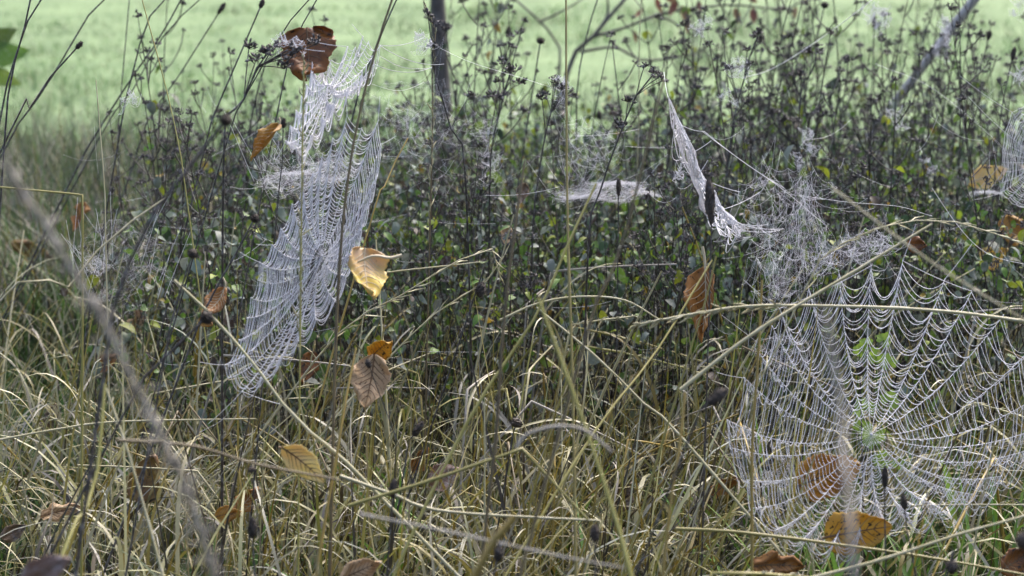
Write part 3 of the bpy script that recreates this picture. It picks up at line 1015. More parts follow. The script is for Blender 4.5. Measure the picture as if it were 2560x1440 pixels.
px2m = lambda px, d: px / 1280 * T * d
SS = [  # label, pts (low to high), depth, stem mm, head length px, head width px
    ("thick soft black stem leaning right with a large black button head", [(250, 1000), (290, 760), (340, 620), (420, 480), (520, 370), (556, 312)], 1.55, 2.3, 30, 30),
    ("dark stem with a black button head beside the small brown curled leaf", [(120, 1400), (370, 930), (440, 870), (505, 805)], 1.75, 2.0, 34, 32),
    ("dark stem with a small black button head left of the long web", [(440, 960), (520, 760), (610, 600), (632, 555)], 2.05, 1.8, 22, 22),
    ("dark stem ending in a small round head in the middle left thicket", [(400, 960), (430, 800), (478, 645)], 1.9, 1.5, 24, 24),
    ("dark long spike standing in front of the narrow web", [(1775, 700), (1778, 600), (1778, 560)], 2.1, 1.4, 120, 24),
    ("dark spike head in front of the round web, lower centre", [(2215, 1440), (2212, 1300), (2212, 1220)], 1.9, 1.2, 56, 16),
    ("dark short spike at the lower rim of the round web", [(2290, 1440), (2270, 1340), (2262, 1275)], 1.85, 1.2, 42, 16),
    ("soft dark spike leaning right beside the large round web", [(1690, 1180), (1740, 1060), (1770, 1010)], 1.6, 1.6, 64, 28),
    ("dark spike standing in the lower left grass", [(640, 1460), (634, 1400), (632, 1345)], 1.8, 1.4, 52, 22),
    ("dark spike above the pale straw at bottom centre left", [(970, 1400), (978, 1300), (982, 1245)], 1.9, 1.4, 50, 20),
    ("dark spike low in the grass beside the pale tipped stub", [(1235, 1440), (1245, 1390), (1250, 1365)], 1.75, 1.4, 40, 24),
    ("dark spike with round top at the bottom centre right", [(1488, 1440), (1488, 1390), (1488, 1355)], 1.75, 1.4, 44, 22),
    ("dark spike leaning right in the grass below the tan leaf", [(1010, 1180), (1022, 1110), (1032, 1090)], 2.1, 1.4, 46, 18),
    ("dark upright spike by the white sheet web", [(1545, 620), (1546, 540), (1546, 490)], 2.6, 1.3, 46, 12),
    ("dark spike low at the right, near the corner", [(2360, 1460), (2375, 1410), (2382, 1400)], 1.75, 1.5, 36, 30),
    ("dark spike behind the middle of the round web", [(2155, 1120), (2152, 990), (2150, 940)], 2.3, 1.2, 36, 20),
    ("dark spike leaning right in the dark middle of the thicket", [(1180, 760), (1196, 715), (1205, 705)], 2.2, 1.4, 40, 24),
    ("dark round seed head in the grass under the thicket", [(1270, 1160), (1282, 1090), (1288, 1068)], 2.2, 1.4, 24, 30),
    ("dark spike on a thin stem over the tan leaf", [(985, 1080), (930, 940), (925, 920)], 2.0, 0.8, 24, 14),
    ("soft black round head at the right edge", [(2600, 1440), (2580, 1350), (2565, 1330)], 1.45, 2.0, 46, 40),
    ("small dark head beside the folded orange leaf on the left", [(690, 560), (705, 420), (708, 320)], 2.15, 1.2, 26, 12),
    ("small round dark head above the bent straw, low on the left", [(640, 1260), (632, 1190), (629, 1165)], 1.75, 0.9, 18, 20),
]
for i, (lab, pts, d, rmm, hl_, hw_) in enumerate(SS):
    seed_stalk("seed_stalk", lab, pts, d, d, rmm * 0.78, px2m(hl_, d), px2m(hw_, d), 700 + i)
# soft stub with white tip
o = key_stalk("blurred tan stub with a fluffy white tip at bottom centre", [(1180, 1450), (1240, 1360), (1270, 1310), (1288, 1290)], 1.35, 1.35, 2.6, 'gold', None, name="cut_stalk", taper=1.0)

# thin dark stems leaning right at the upper left, small heads
UL = [
    [(7, 420), (27, 200), (55, 97), (80, -20)], [(-5, 330), (34, 168), (57, 77), (115, -20)], [(168, 470), (252, 316), (336, 185), (400, 94), (460, -15)],
    [(235, 370), (322, 242), (413, 84), (515, -15)], [(300, 330), (330, 190), (370, 50), (425, -15)], [(300, 500), (296, 330), (312, 130), (325, -20)],
    [(20, 340), (64, 285), (124, 195), (190, 122)], [(-10, 420), (60, 300), (150, 160), (220, 40), (280, -20)], [(330, 420), (370, 300), (440, 200), (545, 35)],
    [(500, 420), (540, 280), (590, 160), (650, 20)], [(560, 380), (620, 230), (720, 60), (790, -20)], [(690, 300), (745, 90), (800, -15)],
    [(880, 300), (935, 130), (1000, -20)], [(540, 480), (600, 400), (640, 250), (660, 160), (720, 110)],
    [(1120, 400), (1160, 200), (1240, 60), (1290, -20)], [(1240, 430), (1245, 260), (1270, 90)], [(1300, 430), (1330, 240), (1350, 110)],
    [(1440, 420), (1445, 200), (1480, 40), (1500, -20)], [(1560, 700), (1530, 520), (1500, 300)], [(1990, 420), (2020, 200), (2060, 20)],
    [(2170, 480), (2180, 250), (2185, 70)], [(2380, 480), (2420, 290), (2470, 100)], [(2260, 330), (2300, 130), (2340, 0)], [(2480, 520), (2500, 300), (2530, 150)],
]
for i, pts in enumerate(UL):
    d = rng.uniform(2.45, 3.3) if i < 14 else rng.uniform(3.0, 4.0)
    k = i % 3
    out = pts[-1][1] < 0
    seed_stalk("wildflower_stem", "thin dark leaning wildflower stem with a small dry head against the lawn", pts, d, d, rng.uniform(1.1, 1.7),
               px2m((24, 16, 34)[k], d), px2m((12, 18, 11)[k], d), 800 + i, cat="wildflower stem", group="thin dark stems against the lawn")
# bent over dark stem with seed heads by the narrow web
def umbel_stem(label, pts, d, heads):
    pts = np.array(pts, float)
    W = P(pts[:, 0], pts[:, 1], np.full(len(pts), d))
    dirn = nrm(W[0] - W[1])
    W = np.concatenate([[[W[0][0] + dirn[0] * .05, W[0][1], -0.02]], W])
    path = smooth_path(W, 24)
    o = thing("marjoram_plant", label, "dried herb", Vector(path[0]))
    org = path[0].copy()
    Geo().add(*tubes((path - org)[None], np.linspace(2.0, 1.0, 24)[None] / 1000, 5)).obj("stem", M_stem, o)
    for j, (hx, hy) in enumerate(heads):
        hp = P(hx, hy, d + rng.normal(0, .012))
        k = np.argmin(np.linalg.norm(path - hp, axis=1) + np.where(np.arange(24) < 10, 1, 0))
        if np.linalg.norm(path[k] - hp) > 0.006:
            a = path[max(k - 1, 0)]
            Geo().add(*tubes(smooth_path([a - org, (a + hp) / 2 - org + np.array([0, 0, .002]), hp - org], 6)[None], 0.0006, 4)).obj("side_branch", M_stem, o)
        h = link("seed_head", HEADMESH[j % len(HEADMESH)], o)
        h.matrix_local = Matrix.Translation(Vector(hp - org)) @ Matrix.Rotation(rng.uniform(0, 6), 4, 'Z') @ Matrix.Scale(rng.uniform(0.75, 1.05), 4)
    return o


umbel_stem("dark stem nodding right with black seed heads above the white sheet web", [(1470, 640), (1500, 480), (1545, 350), (1590, 240), (1630, 190)], 2.5,
           [(1632, 185), (1645, 195), (1655, 203), (1610, 168), (1570, 255), (1548, 312), (1560, 318)])
umbel_stem("dark stem nodding right with black seed heads in front of the brown leaf", [(560, 380), (600, 300), (620, 200), (660, 155), (720, 125)], 2.1,
           [(790, 112), (735, 128), (730, 145), (690, 118), (665, 135), (712, 172), (640, 150), (622, 122)])
umbel_stem("dark straight stem with twin seed heads at upper right, silk on its top", [(1800, 640), (1830, 330), (1860, 200), (1880, 120), (1893, 95)], 2.9,
           [(1895, 88), (1885, 95), (1902, 105), (1810, 165), (1825, 175), (1868, 128), (1880, 160)])
umbel_stem("dark stem with clustered seed heads left of centre, draped in silk", [(1225, 460), (1240, 330), (1255, 250), (1275, 185)], 2.75,
           [(1275, 178), (1290, 180), (1260, 190), (1245, 205), (1300, 210), (1255, 160), (1230, 240), (1250, 250)])
umbel_stem("dark stem with seed heads and hanging silk right of the tan stem", [(1330, 640), (1350, 420), (1375, 290), (1405, 235)], 2.7,
           [(1405, 225), (1420, 235), (1390, 215), (1430, 240), (1365, 240), (1355, 250), (1385, 200)])
umbel_stem("dark stem with dense seed heads leaning right by the tree trunk", [(1165, 470), (1130, 330), (1110, 260), (1090, 200), (1080, 130)], 2.5,
           [(1080, 120), (1085, 60), (1070, 40), (1175, 240)])

# ---------------------------------------------------------------- fallen autumn leaves
def leaf_surface(L, W, kind, fold, curl, crumple, seed, twist=0.0):
    r = np.random.default_rng(seed)
    ph = r.uniform(0, 6.28, 8)

    def half(u):
        if kind == 'round':
            h = np.sin(np.pi * np.clip(u, 0, 1) ** 0.62) ** 0.62
        elif kind == 'ovate':
            h = np.sin(np.pi * np.clip(u, 0, 1) ** 0.72) ** 0.85
        elif kind == 'lobed':
            h = np.sin(np.pi * np.clip(u, 0, 1) ** 0.65) ** 0.6 * (0.80 + 0.24 * np.cos(u * 15 + ph[5]))
        else:
            h = np.sin(np.pi * np.clip(u, 0, 1) ** 0.85)
        return h * W / 2

    def f(u, v):
        u, v = np.asarray(u, float), np.asarray(v, float)
        h = half(u)
        edge = 1 + 0.05 * np.sin(u * 55 + ph[0] + 3 * np.sign(v)) + 0.06 * np.sin(u * 17 + ph[1] * np.sign(v))
        x = v * h * edge
        # curl along the length
        th = curl * u
        yy = L * np.where(abs(curl) > 1e-3, np.sin(th) / (curl + 1e-9), u)
        zz = L * np.where(abs(curl) > 1e-3, (1 - np.cos(th)) / (curl + 1e-9), 0 * u)
        ax = np.abs(x)
        fa = fold * (0.55 + 0.45 * np.cos(u * 2 + ph[2]))
        ca, sa = np.cos(fa * np.ones_like(ax)), np.sin(fa * np.ones_like(ax))
        xx = np.sign(x) * ax * ca
        dz = ax * sa
        cr = crumple * W * (np.sin(u * 9 + ph[3] + v * 2.5) * 0.5 + np.sin(v * 6 + ph[4] + u * 4) * 0.4 + np.sin(u * 21 + v * 5 + ph[6]) * 0.22) * (0.25 + np.abs(v))
        dz = dz + cr
        tw = twist * (u - 0.4)
        xx, dz = xx * np.cos(tw) - dz * np.sin(tw), xx * np.sin(tw) + dz * np.cos(tw)
        return np.stack([xx, yy - dz * np.sin(th), zz + dz * np.cos(th)], -1)
    return f


def leaf_mats():
    return {
        'brown': mat("leaf_brown", (0.15, 0.055, 0.018), (0.30, 0.115, 0.025), rough=0.45, transl=0.25, nscale=38, speck=(0.025, 0.014, 0.010), speck_lo=0.60),
        'orange': mat("leaf_orange", (0.42, 0.20, 0.035), (0.52, 0.29, 0.055), rough=0.45, transl=0.3, nscale=30, speck=(0.13, 0.06, 0.02), speck_scale=300, speck_lo=0.64),
        'yellow': mat("leaf_autumn_yellow", (0.90, 0.74, 0.26), (0.80, 0.60, 0.27), rough=0.45, transl=0.3, nscale=24, speck=(0.26, 0.16, 0.06), speck_scale=260, speck_lo=0.68),
        'tan': mat("leaf_tan", (0.58, 0.40, 0.24), (0.48, 0.32, 0.17), rough=0.5, transl=0.25, nscale=34, speck=(0.17, 0.09, 0.04), speck_scale=320, speck_lo=0.64),
        'twotone': mat("leaf_twotone", (0.74, 0.56, 0.09), (0.64, 0.44, 0.26), rough=0.45, transl=0.28, nscale=13, speck=(0.2, 0.12, 0.05), speck_scale=260, speck_lo=0.69),
        'gold': mat("leaf_gold", (0.66, 0.40, 0.05), (0.56, 0.31, 0.04), rough=0.42, transl=0.28, nscale=40, speck=(0.05, 0.03, 0.012), speck_scale=210, speck_lo=0.61),
        'dull': mat("leaf_dull", (0.13, 0.085, 0.05), (0.20, 0.13, 0.075), rough=0.6, transl=0.15, nscale=34, speck=(0.05, 0.03, 0.02), speck_lo=0.6, dew=0.25),
        'rust': mat("leaf_rust", (0.27, 0.115, 0.03), (0.42, 0.19, 0.045), rough=0.5, transl=0.2, nscale=34, speck=(0.06, 0.03, 0.015), speck_lo=0.62),
        'ochre': mat("leaf_ochre", (0.30, 0.20, 0.06), (0.20, 0.10, 0.035), rough=0.5, transl=0.2, nscale=26, speck=(0.08, 0.05, 0.02), speck_lo=0.62),
        'pinkish': mat("leaf_pinkish", (0.30, 0.20, 0.17), (0.22, 0.12, 0.08), rough=0.55, transl=0.15, nscale=22, dew=0.5),
    }


FM = leaf_mats()
VEIN = {'dark': mat("vein_dark", (0.16, 0.09, 0.04), rough=0.5), 'pale': mat("vein_pale", (0.62, 0.52, 0.36), rough=0.5)}


def fallen_leaf(label, px, py, d, Lpx, Wpx, ang, mk, kind='ovate', fold=0.25, curl=0.5, crumple=0.05, yaw=0, pitch=0, seed=0, vein='dark', stalk=0.35, stalk_bend=0.6, name="autumn_leaf", twist=0.0):
    L, W = px2m(Lpx, d), px2m(Wpx, d)
    f = leaf_surface(L, W, kind, fold, curl * 1.5, crumple * 1.7, seed, twist)
    nu, nv = 26, 17
    uu, vv = np.meshgrid(np.linspace(0.004, 0.996, nu), np.linspace(-1, 1, nv), indexing='ij')
    V = f(uu, vv)
    cen = f(0.5, 0.0)
    idx = np.arange(nu * nv).reshape(nu, nv)
    F = np.stack([idx[:-1, :-1], idx[:-1, 1:], idx[1:, 1:], idx[1:, :-1]], -1).reshape(-1, 4)
    Z = P(px, py, d)
    o = thing(name, label, "leaf", Vector(Z))
    Rm = Matrix((RT, UP, -FWD)).transposed().to_4x4() @ Matrix.Rotation(R(-ang), 4, 'Z') @ Matrix.Rotation(R(yaw), 4, 'Y') @ Matrix.Rotation(R(pitch), 4, 'X')
    o.matrix_world = Matrix.Translation(Vector(Z)) @ Rm
    b = Geo().add(V - cen, F).obj("blade", FM[mk], o)
    sol = b.modifiers.new("thickness", 'SOLIDIFY')
    sol.thickness = 0.00035
    sol.offset = 0
    # midrib and side veins, raised on the face
    g = Geo()
    t = np.linspace(0.0, 0.97, 16)
    lift = np.array([0, 0, 0.0004])
    g.add(*tubes((f(t, 0 * t) - cen + lift)[None], np.linspace(0.0009, 0.0002, 16)[None] * (L / 0.05), 4))
    for k in range(7):
        for sg in (-1, 1):
            u0 = 0.06 + 0.11 * k
            s = np.linspace(0, 1, 8)
            ue = u0 + (0.30 - 0.02 * k) * s
            ve = sg * 0.92 * s
            g.add(*tubes((f(np.clip(ue, 0, .97), ve) - cen + lift)[None], np.linspace(0.00042, 0.00012, 8)[None] * (L / 0.05), 3))
    g.obj("veins", VEIN[vein], b)
    if stalk:
        p0 = f(0.0, 0.0) - cen
        s = np.linspace(0, 1, 10)[:, None]
        pth = p0 + np.array([0, -1, 0]) * s * L * stalk + np.array([1, 0, 0.5]) * (s ** 2) * L * stalk * stalk_bend
        Geo().add(*tubes(pth[None], np.linspace(0.0008, 0.0011, 10)[None] * (L / 0.05), 5)).obj("leaf_stalk", VEIN[vein], o)
    return o


fallen_leaf("large crinkled dark brown leaf hanging behind the upper web", 772, 138, 2.16, 150, 150, 172, 'brown', 'round', 0.25, 0.5, 0.06, 10, 8, 1, 'dark', 0)
fallen_leaf("narrow folded orange leaf caught left of the upper web", 668, 362, 2.12, 125, 80, 205, 'orange', 'ovate', 1.1, 0.5, 0.06, 30, 0, 2, 'pale', 0.1)
fallen_leaf("yellow and tan leaf with a long pale stalk at the side of the long web", 914, 690, 2.06, 160, 118, 192, 'twotone', 'round', 0.35, 0.7, 0.06, -30, 12, 3, 'pale', 0, 0)
fallen_leaf("bright orange leaf tip rising above the tan leaf", 954, 868, 2.16, 85, 66, 40, 'gold', 'ovate', 0.4, 0.6, 0.06, 20, 10, 4, 'dark', 0)
fallen_leaf("large tan leaf with brown spots standing upright in the dry grass", 926, 958, 2.14, 150, 100, 185, 'tan', 'ovate', 0.4, 0.5, 0.07, 10, 0, 5, 'dark', 0)
fallen_leaf("smooth yellow elm leaf with veins lying on straw at lower left of centre", 762, 1160, 1.93, 142, 72, 128, 'yellow', 'ovate', 0.25, 0.6, 0.03, 12, -20, 6, 'dark', 0.05)
fallen_leaf("tall folded rusty orange leaf standing behind grass stems", 1764, 765, 2.3, 200, 125, 178, 'rust', 'ovate', 1.0, 0.35, 0.06, 25, 0, 7, 'pale', 0.25, 0.1)
fallen_leaf("broad orange leaf behind the lower half of the round web", 2072, 1185, 2.18, 165, 120, 70, 'orange', 'round', 0.25, 0.4, 0.05, 10, -15, 8, 'dark', 0)
fallen_leaf("golden speckled leaf lying under the lower rim of the round web", 2146, 1328, 2.03, 170, 112, 78, 'gold', 'round', 0.12, 0.25, 0.025, 5, 0, 9, 'dark', 0.1)
fallen_leaf("brown torn leaf at the bottom edge below the round web", 1940, 1412, 2.0, 150, 90, 95, 'rust', 'lobed', 0.35, 0.5, 0.09, 5, -40, 10, 'dark', 0)
fallen_leaf("blurred pinkish brown leaf in the bottom left corner", 118, 1425, 1.4, 150, 80, 62, 'pinkish', 'ovate', 0.3, 0.6, 0.05, 0, -20, 11, 'dark', 0)
fallen_leaf("small curled brown leaf beside the black button head", 538, 762, 2.08, 105, 62, 200, 'rust', 'ovate', 0.95, 0.9, 0.07, 25, 0, 12, 'pale', 0.2)
fallen_leaf("small rusty leaf end poking out under the black button head", 520, 806, 2.1, 55, 34, 110, 'orange', 'ovate', 0.6, 0.8, 0.07, 0, 0, 13, 'dark', 0)
fallen_leaf("dark rust leaf standing at the left behind thin stems", 200, 545, 3.3, 85, 46, 190, 'rust', 'lobed', 0.7, 0.5, 0.08, 15, 0, 14, 'dark', 0)
fallen_leaf("dull ochre leaf low at the left edge", 80, 625, 3.6, 110, 40, 110, 'ochre', 'ovate', 0.3, 0.5, 0.07, 0, -30, 15, 'dark', 0)
fallen_leaf("crumpled rust brown leaf in the lower left grass", 618, 1250, 2.25, 95, 60, 40, 'rust', 'lobed', 0.6, 0.7, 0.1, 0, -20, 16, 'pale', 0)
fallen_leaf("small orange leaf half hidden left of the crumpled rust leaf", 570, 1285, 2.15, 70, 44, 80, 'orange', 'ovate', 0.4, 0.5, 0.07, 0, -30, 17, 'dark', 0)
fallen_leaf("dull yellow brown leaf under crossing straws at lower left", 368, 1195, 2.3, 130, 90, 20, 'ochre', 'round', 0.4, 0.6, 0.08, -15, -20, 18, 'dark', 0)
fallen_leaf("dark dull leaf in shadow by the left edge", 125, 1050, 2.9, 90, 44, 20, 'dull', 'ovate', 0.4, 0.5, 0.08, 0, -20, 19, 'dark', 0)
fallen_leaf("pale grey brown leaf lying low at the left", 150, 1278, 2.2, 110, 50, 80, 'tan', 'lobed', 0.2, 0.4, 0.07, 0, -50, 20, 'dark', 0)
fallen_leaf("small rust leaf at the very bottom left", 35, 1330, 2.25, 70, 44, 60, 'dull', 'ovate', 0.4, 0.5, 0.08, 0, -40, 21, 'dark', 0)
fallen_leaf("small round brown leaf above the round web", 2293, 612, 2.35, 56, 44, 100, 'brown', 'ovate', 0.4, 0.7, 0.07, 0, 0, 22, 'dark', 0)
fallen_leaf("blurred orange yellow leaf at the right edge, the upper of two", 2530, 580, 3.1, 90, 70, 170, 'orange', 'ovate', 0.3, 0.5, 0.05, 0, 0, 23, 'dark', 0)
fallen_leaf("blurred peach yellow leaf at the right edge, the lower of two", 2485, 640, 3.1, 85, 60, 60, 'yellow', 'ovate', 0.3, 0.5, 0.05, 0, 0, 24, 'dark', 0)
fallen_leaf("blurred pale yellow leaf behind the far right web", 2470, 440, 3.1, 105, 60, 70, 'yellow', 'ovate', 0.3, 0.5, 0.06, 0, -20, 25, 'pale', 0)
fallen_leaf("small dark brown leaf hanging at the centre near the tan stem", 1305, 485, 2.6, 62, 36, 195, 'dull', 'ovate', 0.6, 0.6, 0.07, 0, 0, 26, 'dark', 0)
fallen_leaf("small tan leaf caught in the middle of the thicket", 1266, 590, 2.7, 56, 30, 185, 'tan', 'ovate', 0.4, 0.5, 0.07, 0, 0, 27, 'dark', 0)
fallen_leaf("small rust leaf in the grass below the centre", 1052, 1150, 2.5, 74, 48, 30, 'rust', 'lobed', 0.5, 0.5, 0.09, 0, -20, 28, 'dark', 0)
fallen_leaf("pale grey leaf lying flat in straw at lower centre", 1110, 1190, 2.4, 100, 70, 70, 'pinkish', 'ovate', 0.2, 0.4, 0.06, 0, -45, 29, 'dark', 0)
fallen_leaf("rust leaf half buried left of the round web", 1810, 1215, 2.45, 80, 50, 60, 'rust', 'lobed', 0.4, 0.5, 0.09, 0, -20, 30, 'dark', 0)
fallen_leaf("dark brown leaf at the bottom right corner", 2545, 1400, 2.1, 110, 70, 60, 'brown', 'ovate', 0.3, 0.5, 0.08, 0, -30, 31, 'dark', 0)
fallen_leaf("pale curled leaf at the bottom edge left of centre", 905, 1424, 1.95, 120, 60, 65, 'tan', 'ovate', 0.4, 0.8, 0.08, 0, -30, 32, 'dark', 0)
fallen_leaf("rust leaf hidden deep in the straw right of bottom centre", 1560, 1240, 2.42, 90, 60, 30, 'dull', 'ovate', 0.4, 0.5, 0.09, 0, -20, 33, 'dark', 0)
fallen_leaf("dark brown leaf deep in shadow below the long web", 770, 920, 2.62, 90, 50, 200, 'brown', 'ovate', 0.4, 0.5, 0.09, 0, 0, 34, 'dark', 0)
fallen_leaf("dull rust leaf low in the grass at left of the blurred plume", 265, 905, 2.9, 80, 44, 60, 'rust', 'ovate', 0.4, 0.5, 0.08, 0, -30, 35, 'dark', 0)
fallen_leaf("faded orange leaf behind the blurred plume", 350, 795, 3.0, 80, 50, 30, 'tan', 'lobed', 0.4, 0.5, 0.08, 0, -20, 36, 'dark', 0)
# long pale stalk of the yellow and tan leaf
pth = smooth_path(P(np.array([895, 925, 945, 975, 1005]), np.array([655, 642, 640, 645, 638]), np.array([2.05, 2.04, 2.04, 2.04, 2.04])), 14)
o = [q for q in bpy.data.objects if q.get("label", "").startswith("yellow and tan leaf")][0]
st = Geo().add(*tubes(pth[None], np.linspace(0.0013, 0.0018, 14)[None], 5)).obj("leaf_stalk", VEIN['pale'], o)
st.matrix_parent_inverse = o.matrix_world.inverted()

# ---------------------------------------------------------------- green lobed weed behind the hub of the round web
M_lime = mat("leaf_lime", (0.22, 0.33, 0.05), (0.16, 0.26, 0.04), rough=0.35, transl=0.4, nscale=60)
def lobed_leaf(seed, size):
    r = np.random.default_rng(seed)
    n = 40
    a = np.linspace(-2.75, 2.75, n)
    rad = size * (0.62 + 0.25 * np.abs(np.cos(a * 1.6)) ** 0.7 + 0.10 * np.cos(a * 9 + r.uniform(0, 6)))
    ring = np.stack([np.sin(a) * rad, np.cos(a) * rad, 0.12 * size * np.cos(a * 3 + 1) + 0.1 * size * r.normal(0, .3, n)], 1)
    mid = ring * 0.5 + np.array([0, 0, -0.04 * size])
    V = np.concatenate([[[0, 0, 0]], mid, ring])
    F3 = [[0, 1 + i, 2 + i] for i in range(n - 1)]
    F4 = [[1 + i, 1 + n + i, 2 + n + i, 2 + i] for i in range(n - 1)]
    g = Geo()
    g.add(V, np.array(F4))
    g.Q.append(np.array([[x, y, z, -1] for x, y, z in F3]))
    g.M.append(np.zeros(len(F3), np.int32))
    return g


wd = 2.32
base = P(2178, 1300, 2.4); base[2] = -0.02
o = thing("green_weed", "small weed with lime green lobed leaves behind the hub of the round web", "plant", Vector(base))
for k, (hx, hy, sz, a) in enumerate([(2160, 1020, 34, 20), (2225, 1000, 30, -30), (2180, 1088, 40, 150), (2150, 1065, 22, 80), (2205, 1148, 28, 100), (2245, 1158, 20, 200),
                                     (2165, 860, 22, 60), (2210, 850, 24, -40), (2190, 890, 26, 130), (2150, 875, 22, 90), (2220, 905, 26, 20)]):
    hp = P(hx, hy, wd + 0.02 * (k % 3))
    mid = (base + hp) / 2 + np.array([0.01 * (k % 3 - 1), 0.01, 0.03])
    path = smooth_path([base, mid, hp], 10) - base
    Geo().add(*tubes(path[None], 0.0007, 4)).obj("leaf_stalk", STRAWM['green'], o)
    lf = lobed_leaf(60 + k, px2m(sz, wd)).obj("leaf", M_lime, o)
    lf.matrix_local = Matrix.Translation(Vector(hp - base)) @ Matrix((RT, UP, -FWD)).transposed().to_4x4() @ Matrix.Rotation(R(a), 4, 'Z') @ Matrix.Rotation(R(-35 + 20 * (k % 3)), 4, 'X')

# ---------------------------------------------------------------- sapling, shrub and stake at the lawn's edge
def limb(path, r0, r1, S=7, K=16):
    p = smooth_path(path, K)
    return tubes(p[None], np.linspace(r0, r1, K)[None] * (1 + 0.06 * np.sin(np.arange(K) * 2.3))[None], S)


tb = P(1112, 330, 5.3); tb[2] = -0.05
tt = P(1092, -40, 5.3)
top = tt + (tt - tb) * 1.2
top[2] = min(top[2], 2.3)
tree = thing("young_tree", "slim grey trunk of a young tree rising beyond the thicket", "tree", Vector(tb))
g = Geo()
g.add(*limb([tb - tb, (tt - tb) * 0.5 + [0.006, 0, 0], tt - tb, top - tb], 0.027, 0.012, 10, 24))
g.obj("trunk", M_bark, tree)
lv = Geo()
tr_r = np.random.default_rng(5)
for k in range(5):
    s = 0.62 + 0.08 * k
    b0 = (top - tb) * s
    az = k * 2.2
    b1 = b0 + np.array([math.cos(az) * .3, math.sin(az) * .3, 0.28])
    Geo().add(*limb([b0, (b0 + b1) / 2 + [0, 0, -.03], b1], 0.007, 0.002, 5, 8)).obj("limb", M_bark, tree)
    n = 26
    c = b0 + (b1 - b0) * tr_r.uniform(0.35, 1.1, (n, 1)) + tr_r.normal(0, .05, (n, 3))
    for q in range(n):
        V, F = LEAFG[q % 5]
        Mx = Matrix.Translation(Vector(c[q])) @ rot_to(tr_r.normal(0, 1, 3) + [0, 0, -.6], 0) @ Matrix.Scale(2.6, 4)
        zmax = 2.55
        lv.add(xf(Mx, V), F)
lv.obj("crown", FM['ochre'], tree, kind="stuff")

sb = P(1395, 330, 4.9); sb[2] = -0.03
sd = 4.9
shrub = thing("bare_shrub", "thin grey branching shrub with few drooping red brown leaves on the lawn edge", "shrub", Vector(sb))
S_ = lambda pts: [P(x, y, sd) - sb for x, y in pts]
br = [([np.zeros(3)] + S_([(1415, 200), (1480, 95), (1560, 0), (1600, -50)]), 0.009, 0.004),
      (S_([(1480, 92), (1560, 70), (1650, 35), (1740, 20), (1830, 12), (1960, 22), (2010, 0)]), 0.0042, 0.002),
      ([np.zeros(3)] + S_([(1395, 240), (1400, 120), (1345, 50), (1290, 0)]), 0.005, 0.0025),
      (S_([(1450, 130), (1540, 118), (1600, 150), (1680, 145), (1760, 130), (1850, 112)]), 0.004, 0.0015),
      (S_([(1500, 70), (1520, 30), (1515, -30)]), 0.004, 0.002),
      (S_([(1640, 38), (1690, 60), (1720, 110)]), 0.003, 0.001), (S_([(1350, 55), (1420, 20), (1480, -20)]), 0.003, 0.0015)]
for p, r0, r1 in br:
    Geo().add(*limb(p, r0, r1, 6, 14)).obj("branch", M_bark, shrub)
FM_red = mat("leaf_red", (0.17, 0.075, 0.05), (0.24, 0.14, 0.07), rough=0.45, transl=0.35, rand=0.3, hue=0.03, nscale=30)
for k, (lx, ly, ln_, a) in enumerate([(1705, 45, 62, 10), (1690, 25, 50, -20), (1640, 18, 46, 30), (1838, 42, 48, 5), (1882, 42, 46, 6), (1585, 95, 34, 20), (1720, 70, 40, -10),
                                      (1660, 10, 44, 60), (1990, 35, 36, 0), (1745, 20, 36, 10), (1870, 8, 30, 60), (1605, 40, 34, -30)]):
    fsurf = leaf_surface(px2m(ln_, sd), px2m(ln_ * 0.42, sd), 'ovate', 0.4, 0.6, 0.05, 900 + k)
    uu, vv = np.meshgrid(np.linspace(0.01, 0.99, 9), np.linspace(-1, 1, 5), indexing='ij')
    idx = np.arange(45).reshape(9, 5)
    F = np.stack([idx[:-1, :-1], idx[:-1, 1:], idx[1:, 1:], idx[1:, :-1]], -1).reshape(-1, 4)
    lf = Geo().add(fsurf(uu, vv), F).obj("leaf", FM_red, shrub)
    lf.matrix_local = Matrix.Translation(Vector(P(lx, ly - ln_ / 2, sd) - sb)) @ Matrix((RT, UP, -FWD)).transposed().to_4x4() @ Matrix.Rotation(R(180 + a), 4, 'Z') @ Matrix.Rotation(R(30 * (k % 3) - 20), 4, 'Y')
p0 = P(2250, 240, 4.6)
p1 = P(2450, -20, 4.4)
pd = (p1 - p0)
p0 = p0 - pd * (p0[2] + 0.05) / pd[2]
p2 = p1 + pd * 0.8
stake = thing("leaning_stake", "smooth pale grey leaning wooden stake beyond the thicket at upper right", "stake", Vector(p0))
g = Geo()
pth = np.linspace(0, 1, 12)[:, None] * (p2 - p0)
g.add(*tubes(pth[None], 0.0112 * (1 + 0.05 * np.sin(np.arange(12) * 1.9))[None], 10))
g.obj("shaft", M_pole, stake)
Geo().add(*octas(np.array([p2 - p0]), 0.0165, np.array([pd]), 0.6)).obj("cap", M_pole, stake)

